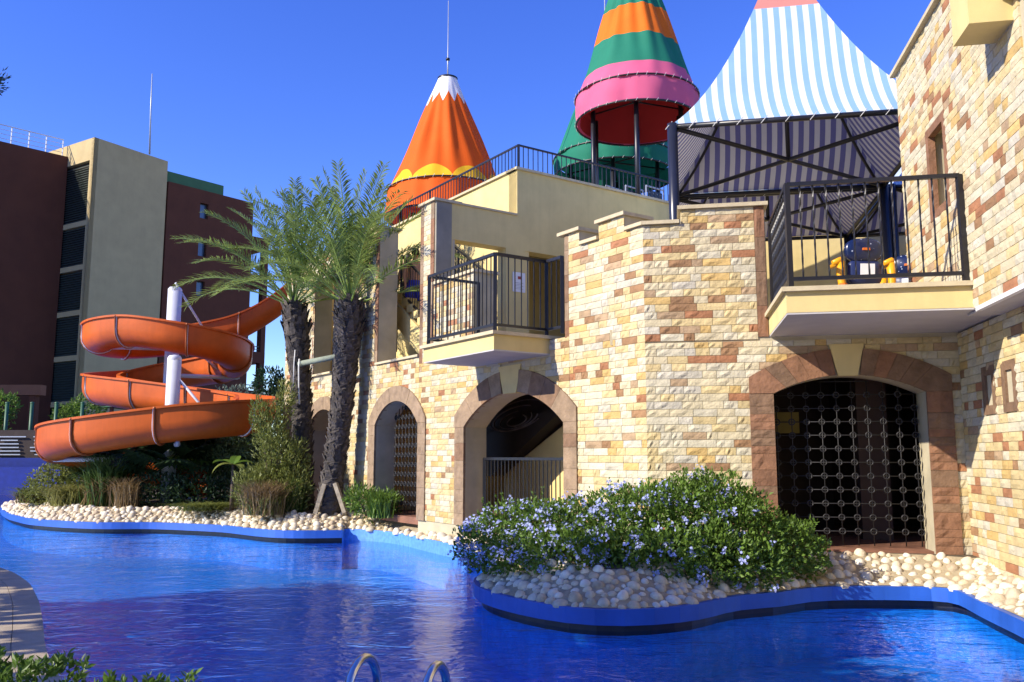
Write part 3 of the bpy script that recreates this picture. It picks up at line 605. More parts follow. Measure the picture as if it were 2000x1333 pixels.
# ------------------------------------------------------------ round tower canopies
def fabric(name,ramp=None,painter=None,rough=.75):
    m=bpy.data.materials.new(name); m.use_nodes=True; nt=m.node_tree; p=nt.nodes['Principled BSDF']; p.inputs['Roughness'].default_value=rough; p.inputs['Specular IOR Level'].default_value=.2
    col=painter(nt); L=nt.links
    geo=nn(nt,'ShaderNodeNewGeometry'); no=nn(nt,'ShaderNodeTexNoise'); no.inputs['Scale'].default_value=2.2; no.inputs['Detail'].default_value=5; L.new(geo.outputs['Position'],no.inputs['Vector'])
    mr=nn(nt,'ShaderNodeMapRange'); mr.inputs['To Min'].default_value=.86; mr.inputs['To Max'].default_value=1.12; L.new(no.outputs['Fac'],mr.inputs['Value'])
    sc_=nn(nt,'ShaderNodeVectorMath',operation='SCALE'); L.new(col,sc_.inputs[0]); L.new(mr.outputs[0],sc_.inputs['Scale']); L.new(sc_.outputs[0],p.inputs['Base Color'])
    tr=nn(nt,'ShaderNodeBsdfTranslucent'); L.new(sc_.outputs[0],tr.inputs['Color']); mx=nn(nt,'ShaderNodeMixShader'); mx.inputs[0].default_value=.12
    L.new(p.outputs[0],mx.inputs[1]); L.new(tr.outputs[0],mx.inputs[2]); L.new(mx.outputs[0],nt.nodes['Material Output'].inputs[0]); return m
def mth(nt,op,a,b=None,c=None):
    n_=nn(nt,'ShaderNodeMath',operation=op)
    for i,x in enumerate((a,b,c)):
        if x is None: continue
        if isinstance(x,(int,float)): n_.inputs[i].default_value=x
        else: nt.links.new(x,n_.inputs[i])
    return n_.outputs[0]
def mixc(nt,f,a,b):
    n_=nn(nt,'ShaderNodeMix',data_type='RGBA'); nt.links.new(f,n_.inputs['Factor'])
    for k_,x in (('A',a),('B',b)):
        if isinstance(x,tuple): n_.inputs[k_].default_value=(*x,1)
        else: nt.links.new(x,n_.inputs[k_])
    return n_.outputs['Result']
def uvxy(nt):
    uv=nn(nt,'ShaderNodeUVMap'); uv.uv_map='cloth'; sp=nn(nt,'ShaderNodeSeparateXYZ'); nt.links.new(uv.outputs[0],sp.inputs[0]); return sp.outputs[0],sp.outputs[1]
OR1=(.76,.115,.008); OR2=(.80,.16,.012); YE=(.82,.47,.02); WH=(.8,.8,.8); GR=(.018,.19,.115); PK=(.68,.125,.235); RD=(.42,.03,.03)
def paint_orange(nt):
    u,v=uvxy(nt)
    zz=mth(nt,'PINGPONG',mth(nt,'MULTIPLY',u,11.),.5); lim=mth(nt,'MULTIPLY_ADD',zz,.20,.74); w=mth(nt,'GREATER_THAN',v,lim)
    s_=mth(nt,'ABSOLUTE',mth(nt,'SINE',mth(nt,'MULTIPLY',u,math.pi*9.))); lim2=mth(nt,'MULTIPLY_ADD',mth(nt,'POWER',s_,.55),.115,.005); y=mth(nt,'LESS_THAN',v,lim2)
    return mixc(nt,w,mixc(nt,y,OR1,YE),WH)
def paint_bands(nt):
    u,v=uvxy(nt); c=GR
    for lim,cc in ((.62,GR),(.50,OR2),(.30,OR2),(.295,GR),(.098,PK)): 
        c=mixc(nt,mth(nt,'LESS_THAN',v,lim),c,cc)
    return c
def paint_plain(c): 
    def f(nt): n_=nn(nt,'ShaderNodeRGB'); n_.outputs[0].default_value=(*c,1); return n_.outputs[0]
    return f
def cloth_lathe(name,c,prof,m,parent,n=96,pleat=0.,folds=0,seed=0,close=False):
    r=random.Random(seed); ph=[r.uniform(0,6.28) for _ in range(6)]; k=len(prof); vs=[]; z0=prof[0][1]; z1=prof[-1][1]
    for R_,z_ in prof:
        f=(z_-z0)/(z1-z0) if z1!=z0 else 0
        for j in range(n+1):
            w=2*math.pi*j/n; q=R_+pleat*R_**.3*math.sin(math.pi*min(max(f,.0),1.)**.8)*(.5*math.sin(folds*w+ph[0])+.3*math.sin((folds*2+1)*w+ph[1]+4*f)+.35*math.sin(5*w+ph[2]+6*f))
            q-= .0 if folds==0 else .03*R_*(abs(math.sin(w*folds/2+ph[3])))**8
            vs.append((c[0]+q*math.cos(w),c[1]+q*math.sin(w),c[2]+z_))
    b=MB(); b.add(vs,[(i*(n+1)+j,i*(n+1)+j+1,(i+1)*(n+1)+j+1,(i+1)*(n+1)+j) for i in range(k-1) for j in range(n)],0,True)
    o=obj(name,b,m,parent); uv=o.data.uv_layers.new(name='cloth'); zz0,zz1=prof[0][1],prof[-1][1]; ii=0
    for i in range(k-1):
        for j in range(n):
            for (a_,e) in ((i,j),(i,j+1),(i+1,j+1),(i+1,j)):
                uv.data[ii].uv=(e/n,(prof[a_][1]-zz0)/(zz1-zz0)); ii+=1
    return o
def hoop(name,c,R_,parent,r=.022,m=None):
    b=MB(); b.tube([(c[0]+R_*math.cos(2*math.pi*i/48),c[1]+R_*math.sin(2*math.pi*i/48),c[2]) for i in range(49)],r,6,0,False); return obj(name,b,m or M_BLK,parent)
M_ROPE=mat('white_cord',(.6,.6,.58),.8)
def ties(c,R_,parent,n,dz=.05):
    b=MB()
    for i in range(n):
        w=2*math.pi*i/n; p=Vector((c[0]+(R_+.02)*math.cos(w),c[1]+(R_+.02)*math.sin(w),c[2]-dz)); q=Vector((c[0]+(R_+.03)*math.cos(w+.03),c[1]+(R_+.03)*math.sin(w+.03),c[2]+dz)); b.tube([p,q],.0055,4,0)
    return obj('lacing',b,M_ROPE,parent,'stuff')
def canopy(name,label,u,vh,Y,rpx,vapex,skirt,mcone,mskirt,rtop=.12,posts=6,zfloor=7.45,mast=None,seed=0,rr=1.,lining=None):
    c=atY(u,vh,Y); zh=c[2]; R_=rpx/F*Y*.985; za=float(atY(u,vapex,Y)[2]); t=thing(name,(c[0],c[1],zfloor),label,'canopy')
    hh=za-zh; prof=[]
    for i in range(25):
        f=i/24; prof.append((R_+(rtop-R_)*(f**.92),hh*f))
    cone=cloth_lathe('cone',(c[0],c[1],zh),prof,mcone,t,128,.08,8,seed)
    cloth_lathe('skirt',(c[0],c[1],zh-skirt),[(R_*rr,0),(R_*(rr*.5+.51),skirt*.33),(R_*1.02,skirt*.66),(R_,skirt)],mskirt,t,128,.03,9,seed+1)
    if lining is not None: cloth_lathe('lining',(c[0],c[1],zh-skirt+.01),[(R_*.93,0),(R_*.90,skirt*.9),(R_*.42,skirt+hh*.45),(.05,skirt+hh*.9)],lining,t,48)
    hoop('hoop',(c[0],c[1],zh),R_*1.012,t); hoop('hoop',(c[0],c[1],zh-skirt),R_*.995,t,.028); ties((c[0],c[1],zh),R_*1.01,t,44); ties((c[0],c[1],zh-skirt),R_*1.0,t,40,.035)
    for i in range(posts):
        w=2*math.pi*(i+.35)/posts; x,y=c[0]+R_*.80*math.cos(w),c[1]+R_*.80*math.sin(w); obj('post',MB().tube([(x,y,zfloor),(x,y,zh-skirt*.4)],.062,10),M_BLK,t)
    for k_ in range(3):
        a_=2*math.pi*(k_+.35)/6; obj('roof_bar',MB().tube([(c[0]+R_*.95*math.cos(a_),c[1]+R_*.95*math.sin(a_),zh-.05),(c[0]-R_*.95*math.cos(a_),c[1]-R_*.95*math.sin(a_),zh-.05)],.025,6),M_BLK,t)
    obj('cap',MB().lathe((c[0],c[1],za),[(rtop*1.05,-.03),(rtop*1.1,.02),(.02,.05)],20),M_BLK,t)
    if mast: 
        q=float(atY(u,mast,Y)[2]); m_=obj('mast',MB().tube([(c[0],c[1],za),(c[0],c[1],za+(q-za)*.25),(c[0],c[1],za+(q-za)*.26),(c[0],c[1],q)],[.022,.022,.016,.010],8),M_GREYM,t); obj('collar',MB().lathe((c[0],c[1],za+(q-za)*.25),[(.02,-.03),(.06,-.03),(.06,.03),(.02,.03)],10),M_BLK,m_)
    return t
F_OR=fabric('orange_cloth',painter=paint_orange); F_OR2=fabric('orange_skirt',painter=paint_plain((.76,.11,.008))); F_BD=fabric('banded_cloth',painter=paint_bands); F_PK=fabric('pink_cloth',painter=paint_plain(PK)); F_GR=fabric('green_cloth',painter=paint_plain((.016,.185,.115))); F_RED=fabric('red_lining',painter=paint_plain(RD))
canopy('round_canopy','orange cone canopy with white zigzag tip and yellow scallops','' or 872,380,25,119,155,.80,F_OR,F_OR2,rtop=.28,mast=2,seed=1,rr=1.06)
canopy('round_canopy','cone canopy banded green and orange with pink skirt',1243,196,22,126,-120,.66,F_BD,F_PK,rtop=.12,seed=2,lining=F_RED)
canopy('round_canopy','plain green cone canopy half hidden behind the pink one',1200,315,27,124,60,.55,F_GR,F_GR,seed=3)
g1=thing('lightning_mast',atY(1186,300,30),'thin grey mast rising behind the banded canopy','mast'); p=atY(1186,330,30); obj('pole',MB().tube([(p[0],p[1],7.4),(p[0],p[1],float(atY(1186,-40,30)[2]))],.02,6),M_GREYM,g1)
# perforated panels of the spiral play stair
for i,(u,w_) in enumerate(((1184,30),(1222,34),(1262,34))):
    a=atY(u,385,20.5); b_=atY(u+w_,388,20.9); z0=7.5; t=thing('play_panel',a,['dark perforated play panel, leftmost below the pink canopy','dark perforated play panel, middle one below the pink canopy','dark perforated play panel, rightmost below the pink canopy'][i],'panel','perforated panels below the pink canopy')
    dx,dy=b_[0]-a[0],b_[1]-a[1]; mk=MB().bar((a[0],a[1],z0),(a[0],a[1],z0+.75),.03).bar((b_[0],b_[1],z0),(b_[0],b_[1],z0+.75),.03).bar((a[0],a[1],z0+.75),(b_[0],b_[1],z0+.75),.03); obj('frame',mk,M_GREYM,t)
    obj('sheet',MB().hexa([(a[0]+dx*.08,a[1]+dy*.08,z0),(b_[0]-dx*.08,b_[1]-dy*.08,z0),(b_[0]-dx*.08,b_[1]-dy*.08+.01,z0),(a[0]+dx*.08,a[1]+dy*.08+.01,z0),(a[0]+dx*.08,a[1]+dy*.08,z0+.66),(b_[0]-dx*.08,b_[1]-dy*.08,z0+.66),(b_[0]-dx*.08,b_[1]-dy*.08+.01,z0+.66),(a[0]+dx*.08,a[1]+dy*.08+.01,z0+.66)]),M_BLK,t)
    ho=MB()
    for r_ in range(6):
        for c_ in range(4):
            f=.18+.21*c_; x,y,z_=a[0]+dx*f,a[1]+dy*f-.012,z0+.08+r_*.1; ho.tube([(x-.02,y,z_),(x,y,z_+.035),(x+.02,y,z_)],.007,4,0)
    obj('perforation',ho,M_GREYM,t,'stuff')
# ------------------------------------------------------------ striped tents on the terrace
def paint_stripes(nt):
    u,v=uvxy(nt); s_=mth(nt,'LESS_THAN',mth(nt,'FRACT',mth(nt,'MULTIPLY',u,1/.18)),.5)
    geo=nn(nt,'ShaderNodeNewGeometry')
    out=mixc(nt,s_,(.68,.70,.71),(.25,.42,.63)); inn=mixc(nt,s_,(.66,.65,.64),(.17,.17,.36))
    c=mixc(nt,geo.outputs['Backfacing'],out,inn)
    return mixc(nt,mth(nt,'GREATER_THAN',v,.91),c,(.62,.24,.20))
F_ST=fabric('striped_canvas',painter=paint_stripes)
TZ=6.50
HZ=lambda s_: 2.35*(.55*(s_/.73)+.45*(s_/.73)**1.9)
def tent(label,o_front,tl,wid,dep,group='striped tents on the terrace',poles=(0,1,2,3),detail=True):
    """front-left corner at B coordinate tl, offset o_front (negative = behind the wall)"""
    P=lambda x,y,z_: Vector(B.at(tl-x,z_,o_front-y))       # x to the right, y backwards
    t=thing('striped_tent',P(wid/2,dep/2,3.4),label,'tent',group); Hh=2.75; NU,NV=22,12
    cx,cy=wid/2,dep/2
    for side in range(4):
        L_=wid if side in(0,2) else dep; vs=[]; uvs=[]
        for j in range(NV+1):
            s_=j/NV*.80; zz=TZ+HZ(s_)
            for i in range(NU+1):
                f=i/NU; a=f; sag=.035*math.sin(math.pi*f)*(1-s_)*math.sin(math.pi*min(1,j/NV*1.0))
                if side==0: x,y=wid*f,0
                elif side==1: x,y=wid,dep*f
                elif side==2: x,y=wid*(1-f),dep
                else: x,y=0,dep*(1-f)
                X=x+(cx-x)*s_; Y=y+(cy-y)*s_; vs.append(P(X,Y,zz-sag)); 
                along=[X,Y,wid-X,dep-Y][side]; uvs.append((along+.03*math.sin(6*s_),j/NV))
        b=MB(); fs=[(j*(NU+1)+i,j*(NU+1)+i+1,(j+1)*(NU+1)+i+1,(j+1)*(NU+1)+i) for j in range(NV) for i in range(NU)]
        b.add(vs,fs,0,True); o=obj('canvas',b,F_ST,t); uv=o.data.uv_layers.new(name='cloth'); ii=0
        for f in fs:
            for q in f: uv.data[ii].uv=uvs[q]; ii+=1
    cs=[P(0,0,TZ),P(wid,0,TZ),P(wid,dep,TZ),P(0,dep,TZ)]; ctr=P(cx,cy,TZ-.02); dz=V(0,0,-.045)
    for i in range(4): obj('edge_bar',MB().tube([cs[i]+dz,cs[(i+1)%4]+dz],.04,8),M_BLK,t)
    for i in range(2): obj('cross_bar',MB().tube([cs[i]+dz*1.2,cs[i+2]+dz*1.2],.035,8),M_BLK,t)
    obj('king_post',MB().tube([ctr,P(cx,cy,TZ+2.7)],.035,8),M_BLK,t)
    for i in range(4):
        q=[]
        for j in range(8): s_=.03+j/7*.74; c_=cs[i]; m_=P(cx,cy,0); q.append(Vector((c_.x+(m_.x-c_.x)*s_,c_.y+(m_.y-c_.y)*s_,TZ-.09+HZ(s_-.03))))
        obj('hip_bar',MB().tube(q,.026,6),M_BLK,t)
    for i in poles: obj('pole',MB().tube([(cs[i].x,cs[i].y,3.3),(cs[i].x,cs[i].y,TZ)],.075,14),mat_pole,t)
    lc=MB(); n=int(wid/.32)
    for i in range(n+1): p=P(wid*i/n,-.05,TZ+.02); lc.tube([p,P(wid*i/n-.10,-.055,TZ-.10)],.007,4,0)
    obj('lacing',lc,M_ROPE,t,'stuff')
    obj('cap',MB().poly([tuple(P(cx+a*.2*cx,cy+b_*.2*cy,0))[:2] for a,b_ in ((-1,-1),(1,-1),(1,1),(-1,1))],TZ+HZ(.8),TZ+HZ(.8)+.03),M_BLK,t)
    return t
mat_pole=mat('black_pole',(.018,.02,.03),.3,.1,8,spec=.6)
q=B.sz(1313,243,-.95); tl=q[0]; qc=atZ(1540,312,TZ-.05); TW=2*(tl-float(np.dot(qc-B.p,B.d))); TD=2*(-.95-float(np.dot(qc-B.p,B.n))); print('tent',TW,TD)
tent('blue and white striped tent in front, on a black corner pole',-.95,tl,TW,TD,poles=(0,2,3))
tent('striped tent behind the front one, seen from below through its frame',-.95-TD-.12,tl-.05,TW,TD,poles=(2,3))
tent('striped tent partly hidden by the stone tower, its white edge showing',-.95-TD-.12,tl-TW-.15,TW,TD,poles=(0,3))
# ------------------------------------------------------------ hotel behind the slide
HZ0=.1
tw=atY(185,268,55); TF=Pl(tw,-32,-1); TL=Pl(tw,58); TF.n=-np.array([-TF.d[1],TF.d[0],0]); ZT=22.66
HOT=thing('hotel_building',(tw[0],tw[1],HZ0),'tall dark brown hotel with a beige stair tower and green louvres','building')
FW=5.62; LD=3.6
tb=MB(); tb.pbox(TF,0,FW,HZ0,ZT,-.3,0); tb.pbox(TF,FW-.3,FW,HZ0,ZT,-9,-.3); tb.pbox(TF,.05,FW,ZT-.4,ZT-.1,-9,-.3)
obj('stair_tower',tb,M_CREAMW,HOT)
lf=MB(); lf.pbox(TL,.0,.38,HZ0,ZT,-.3,.0); lf.pbox(TL,.38,9.,21.15,ZT,-.3,.0)
for zb in (16.92,13.96,10.95,8.0,5.05,2.1): lf.pbox(TL,.38,9.,zb-.18,zb+.16,-.3,.0)
obj('tower_side',lf,M_CREAMW,HOT)
zs=[21.15,16.92,13.96,10.95,8.0,5.05,2.1]
sl=MB()
for za,zb in zip(zs,zs[1:]):
    n_=int((za-zb-.34)/.16)
    for i in range(n_): z_=zb+.2+i*.16; sl.hexa([TL.at(.39,z_,-.06),TL.at(4.,z_,-.06),TL.at(4.,z_+.02,-.06),TL.at(.39,z_+.02,-.06),TL.at(.39,z_+.14,-.22),TL.at(4.,z_+.14,-.22),TL.at(4.,z_+.16,-.22),TL.at(.39,z_+.16,-.22)])
obj('louvre_slats',sl,M_LOUV,HOT,'stuff'); obj('louvre_back',MB().pbox(TL,.35,9.,HZ0,21.2,-.36,-.31),M_DARK,HOT)
kb=TL.hit(133,310); LB=Pl(kb,-44,-1); LB.n=-np.array([-LB.d[1],LB.d[0],0])
lb=MB(); lb.pbox(LB,-30,.0,HZ0+3.0,21.85,-12,0); lb.pbox(LB,-30,-1.2,HZ0,HZ0+3.0,-12,-1.5); obj('brown_block',lb,M_BROWN,HOT)
kr=TF.hit(327,400); RB=Pl(kr,-40,-1); RB.n=-np.array([-RB.d[1],RB.d[0],0])
rb_=MB(); wins=[(2.86,20.25,19.1),(2.86,17.4,16.25),(2.87,14.4,13.3),(2.87,11.4,10.3),(2.87,8.5,7.4)]
corewall(rb_,RB,-.0,7.0,HZ0,21.22,[(c_-.33,c_+.33,z1,z0) for c_,z0,z1 in wins],-.4,-.4+.4); rb_.pbox(RB,6.7,7.0,HZ0,21.22,-8,-.4); rb_.pbox(RB,-.2,7.0,20.9,21.2,-8,-.4)
obj('brown_block',rb_,M_BROWN,HOT)
for c_,z0,z1 in wins:
    w=obj('window',MB().pbox(RB,c_-.33,c_+.33,z1,z0,-.34,-.30),M_GLASS,HOT); frame(RB,c_-.33,c_+.33,z1,z0,.06,w,mat_pole,-.30,-.24,'window_frame')
obj('roof_parapet',MB().pbox(RB,-.1,4.6,21.24,22.1,-6,-.4),M_GREENR,HOT)
# balcony stack at the end of the brown block
for z_ in (3.2,6.2,9.2,12.2,15.2,18.2): obj('balcony_floor',MB().pbox(RB,7.0,8.75,z_-.35,z_+.5,-3.2,-.35),M_BROWN,HOT)
for o0_,o1_ in ((-.9,-.36),(-3.2,-2.8)): obj('corner_column',MB().pbox(RB,8.35,8.75,HZ0,18.7,o0_,o1_),M_BROWN,HOT)
for z_ in (6.7,9.7,12.7,15.7): obj('balcony_rail',MB().bar(RB.at(7.05,z_+.42,-.5),RB.at(8.35,z_+.42,-.5),.06).bar(RB.at(7.05,z_+.2,-.5),RB.at(8.35,z_+.2,-.5),.04),mat_pole,HOT)
# roof railing and mast
rl=thing('roof_railing',LB.at(-3,21.85,-.2),'thin white railing on the roof of the left brown block','railing')
for z_ in (22.15,22.45,22.75,23.05): obj('wire' if z_<23 else 'top_rail',MB().tube([LB.at(-9,z_,-.25),LB.at(-.3,z_,-.25)],.02 if z_<23 else .04,5),M_WHITE,rl)
for i in range(9): obj('post',MB().bar(LB.at(-.3-i*1.05,21.8,-.25),LB.at(-.3-i*1.05,23.08,-.25),.06),M_WHITE,rl)
ms=thing('lightning_mast',(-24.81,57.,22.2),'tall thin grey mast on the roof of the beige stair tower','mast'); obj('pole',MB().tube([(-24.81,57.,22.2),(-24.9,57,25.5),(-24.95,57,28.)],[.07,.05,.03],6),M_GREYM,ms)
# low things in front of the hotel: raised pool wall, fence, posts, beam
rp_=MB(); rp_.box(-46,-17.,38.6,39.0,-.9,1.22); rp_.box(-46,-17.3,40.2,40.5,.8,1.62); struct('raised_pool_wall',rp_,mat('deep_blue_tile',(.010,.022,.19),.4,.15,6,stain=.1))
bk=MB(); bk.box(-46,-8,40.5,60,-.9,1.0); struct('hotel_garden',bk,M_SOIL)
fn=thing('slat_fence',(-24,42,1.),'low dark fence with white horizontal slats beyond the blue pool wall','fence')
for i in range(6):
    z_=1.75+i*.17
    for x0,x1 in ((-24.9,-23.4),(-23.2,-21.6)): obj('slat',MB().box(x0+random.uniform(0,.3),x1-random.uniform(0,.4),41.9,41.95,z_,z_+.05),M_GREYM,fn)
obj('panel',MB().box(-26,-17,42.0,42.08,1.0,2.95),M_DARK,fn)
for i,u in enumerate((8,57,105,156)):
    a=atY(u,870,43); b_=atY(u,787,43); t=thing('green_post',(a[0],43,1.),['green steel post nearest the left picture edge','second green steel post from the left picture edge','third green steel post from the left picture edge','green steel post just left of the slide'][i],'post','green posts before the hotel'); obj('shaft',MB().tube([(a[0],43,1.),(a[0],43,float(b_[2]))],.085,8),mat('post_green%d'%i,(.03,.10,.05),.5) if i==0 else bpy.data.materials['post_green0'],t); obj('cap',MB().lathe((a[0],43,float(b_[2])),[(.1,-.03),(.1,.02),(.01,.05)],8),bpy.data.materials['post_green0'],t)
a=atY(-60,772,50); b_=atY(80,752,50); t=thing('canopy_beam',(a[0],50,1),'orange-brown beam over the dark hotel entrance at left','beam'); obj('beam',MB().box(a[0],b_[0],50,50.6,float(a[2]),float(b_[2])),mat('orange_brown_render',(.26,.105,.05),.9,.1,2),t)
for x in (b_[0]-.5,a[0]+.5): obj('support',MB().box(x-.2,x+.2,50.1,50.5,1.,float(a[2])),M_BROWN,t)
# dark green shelter roofs behind the slide
a=atY(196,790,40); t=thing('shelter',(a[0]+1,40.5,1.),'low green roofed shelter just behind the slide','shelter'); zr=float(atY(196,795,40)[2])
obj('roof',MB().add([(a[0],40,zr),(a[0]+7,40,zr),(a[0]+6.4,41.5,zr+.65),(a[0]+.6,41.5,zr+.65),(a[0],43,zr),(a[0]+7,43,zr)],[(0,1,2,3),(4,3,2,5),(0,3,4),(1,5,2)]),mat('shelter_green',(.06,.15,.06),.6,.1,3),t)
for x in (.4,3.4,6.4): obj('post',MB().bar((a[0]+x,40.3,1.),(a[0]+x,40.3,zr+.05),.14),M_BROWN,t)
# ------------------------------------------------------------ water slide
def catmull(P,n):
    out=[]; P=[P[0]]+P+[P[-1]]
    for i in range(1,len(P)-2):
        a,b,c,d=[Vector(q) for q in P[i-1:i+3]]
        for k_ in range(n):
            t_=k_/n; out.append(.5*((2*b)+(-a+c)*t_+(2*a-5*b+4*c-d)*t_*t_+(-a+3*b-3*c+d)*t_**3))
    out.append(Vector(P[-2])); return out
SY=2.0
spx=[(660,500,26.),(600,528,25.9),(540,575,25.7),(470,615,25.4),(400,634,25.2),(330,645,25.1),(265,650,24.9),(215,646,24.2),(195,637,23.2),(212,626,22.2),(265,620,21.75),(335,630,21.6),(405,645,21.9),(450,662,22.6),(462,680,23.5),(440,694,24.4),(380,705,24.9),(300,716,24.9),(235,724,24.3),(198,730,23.3),(205,734,22.3),(255,741,21.6),(330,750,21.2),(410,761,20.8),(470,769,20.3),(502,774,19.6),(488,781,18.75),(430,786,18.35),(350,793,18.2),(250,806,18.2),(165,819,18.45),(118,830,19.1),(122,842,19.9),(175,856,20.5),(250,872,20.8),(330,893,20.9),(400,912,20.9)]
path=catmull([tuple(atY(u,v,Y+SY)) for u,v,Y in spx],9)
for _ in range(3): path=[path[0]]+[(a+2*b+c)/4 for a,b,c in zip(path,path[1:],path[2:])]+[path[-1]]
def frames(p):
    out=[]
    for i in range(len(p)):
        d=(p[min(i+1,len(p)-1)]-p[max(i-1,0)]); h=Vector((d.x,d.y,0)).normalized(); out.append((p[i],Vector((h.y,-h.x,0)),d.normalized()))
    return out
FR=frames(path); SCL=1.06
def uprof(r0,r1,lip):
    inn=[(-lip,0),(-r0,0),(-r0,-.36)]+[(-r0*math.cos(a_*math.pi/10),-.36-r0*.95*math.sin(a_*math.pi/10)) for a_ in range(1,10)]+[(r0,-.36),(r0,0),(lip,0)]
    out=[(lip,-.05),(r1,-.05),(r1,-.36)]+[(r1*math.cos(a_*math.pi/10),-.36-r1*.97*math.sin(a_*math.pi/10)) for a_ in range(1,10)]+[(-r1,-.36),(-r1,-.05),(-lip,-.05)]
    return [(x*SCL,z_*SCL) for x,z_ in inn+out]
def sweep(mb,fr,prof,m=0,cap=True):
    k=len(prof); b=len(mb.v)
    vs=[]
    for p,s_,d in fr:
        for x,z_ in prof: q=p+s_*x+Vector((0,0,z_)); vs.append(tuple(q))
    fs=[(i*k+j,(i+1)*k+j,(i+1)*k+(j+1)%k,i*k+(j+1)%k) for i in range(len(fr)-1) for j in range(k)]
    if cap: fs+= [tuple(range(k)),tuple((len(fr)-1)*k+j for j in range(k-1,-1,-1))]
    mb.add(vs,fs,m,True)
SLD=thing('water_slide',(*atY(338,900,22.2)[:2],.5),'orange spiral water slide winding round two white poles','slide')
ch=MB(); sweep(ch,FR,uprof(.40,.435,.49)); o=obj('chute',ch,M_ORSL,SLD)
for p_ in o.data.polygons:
    if len(p_.vertices)>4: p_.use_smooth=False
mod=o.modifiers.new('split','EDGE_SPLIT'); mod.split_angle=rad(40)
acc=0
for i in range(1,len(FR)-1):
    acc+=(FR[i][0]-FR[i-1][0]).length
    if acc>1.75:
        acc=0; f=MB(); pr=uprof(.43,.475,.50); p,s_,d=FR[i]; h=Vector((d.x,d.y,0)).normalized()*.022
        sweep(f,[(p-h+V(0,0,-.01),s_,d),(p+h+V(0,0,-.01),s_,d)],pr); obj('flange',f,M_ORFL,SLD)
        f=MB(); sweep(f,[(p+h*1.05+V(0,0,-.01),s_,d),(p+h*1.9+V(0,0,-.01),s_,d)],uprof(.435,.462,.48)); obj('joint_band',f,M_POLE,SLD)
pl1=atY(335,700,23.3+SY); pl2=atY(338,760,19.9+SY)
for q,vt in ((pl1,566),(pl2,700)):
    zt=float(atY(336,vt,q[1])[2]); r_=13.3/F*q[1]; po=obj('support_pole',MB().tube([(q[0],q[1],.4),(q[0],q[1],zt)],r_,20),M_POLE,SLD); obj('pole_cap',MB().lathe((q[0],q[1],zt),[(r_*1.01,-.05),(r_*1.01,.0),(r_*.8,.06),(.01,.09)],20),M_POLE,po)
def arm(q,u,v,Y,drop,strut):
    e=Vector(atY(u,v,Y+SY)); z_=e.z; b=MB(); b.tube([(q[0],q[1],z_),tuple(e)],.062,8); o=obj('support_arm',b,M_POLE,SLD)
    obj('bracket',MB().tube([tuple(e+V(0,0,-.04)),tuple(e+V(0,0,.22))],.05,6),M_POLE,o)
    if strut: obj('strut',MB().tube([(q[0],q[1],z_+strut),tuple(Vector((q[0],q[1],z_)).lerp(e,.85))],.035,6),M_POLE,o)
arm(pl1,180,678,22.9,0,0); arm(pl1,465,738,24.0,0,1.3); arm(pl1,440,690,25.0,0,1.9); arm(pl1,178,775,23.,0,0); arm(pl2,105,898,19.5,0,0); arm(pl2,347,868,18.4,0,0); arm(pl2,455,845,19.9,0,1.5)
# ------------------------------------------------------------ foliage
def unit(n): 
    a=RNG.normal(size=(n,3)); return a/np.linalg.norm(a,axis=1,keepdims=True)
def leaves(C,dirs,length,width,fold=.15):
    n=len(C); L_=(length if np.ndim(length) else np.full(n,length))[:,None]; W=(width if np.ndim(width) else np.full(n,width))[:,None]
    d=dirs/np.linalg.norm(dirs,axis=1,keepdims=True); r=unit(n); s_=np.cross(d,r); s_/=np.linalg.norm(s_,axis=1,keepdims=True)+1e-9; nn_=np.cross(s_,d)
    V_=np.empty((n,4,3)); V_[:,0]=C; V_[:,1]=C+d*L_*.5+s_*W*.5+nn_*L_*fold; V_[:,2]=C+d*L_; V_[:,3]=C+d*L_*.5-s_*W*.5+nn_*L_*fold
    return V_.reshape(-1,3),np.arange(n*4).reshape(-1,4)
def blobpts(bl,dens,shell=.55,flat=None):
    out=[]; nr=[]
    for (c,r) in bl:
        r=np.array(r,dtype=float); n=int(dens*(r[0]*r[1]*r[2])**(2/3)*12); d=unit(n); rr=shell+(1-shell)*RNG.random((n,1))**.6; lump=1+.13*np.sin(d[:,:1]*7+c[0]*3)*np.sin(d[:,1:2]*6+c[1])+.10*np.sin(d[:,2:]*9+c[0]*5)
        out.append(np.array(c)+d*rr*r*lump); nr.append(d)
    return np.concatenate(out),np.concatenate(nr)
def leafobj(name,Vv,Q,m,parent,kind=None):
    org=(float(Vv[:,0].mean()),float(Vv[:,1].mean()),float(Vv[:,2].min())); o=bpy.data.objects.new(name,fastmesh(name,Vv,Q,m,False,org)); link(o,parent,org)
    if kind: o['kind']=kind
    return o
def foliage(parent,bl,dens,length,width,m,name='foliage',up=.4,shell=.55,keep=None):
    P_,N=blobpts(bl,dens,shell)
    k_=P_[:,2]>.25
    if keep is not None: k_&=keep(P_)
    P_,N=P_[k_],N[k_]; D_=N*.7+unit(len(P_))*.7+np.array([0,0,up]); Vv,Q=leaves(P_,D_,length*RNG.uniform(.6,1.25,len(P_)),width*RNG.uniform(.7,1.2,len(P_))); return leafobj(name,Vv,Q,m,parent),P_,N
def stems(parent,base,tips,r,m=None,name='stems'):
    b=MB(); base=Vector(base)
    for t_ in tips:
        t_=Vector(t_); mid=base.lerp(t_,.5)+V(random.uniform(-.05,.05),random.uniform(-.05,.05),.05); s0=base+V(random.uniform(-.06,.06),random.uniform(-.06,.06),0); b.tube([s0,mid,t_],[r,r*.7,r*.3],5)
    return obj(name,b,m or M_BARK,parent)
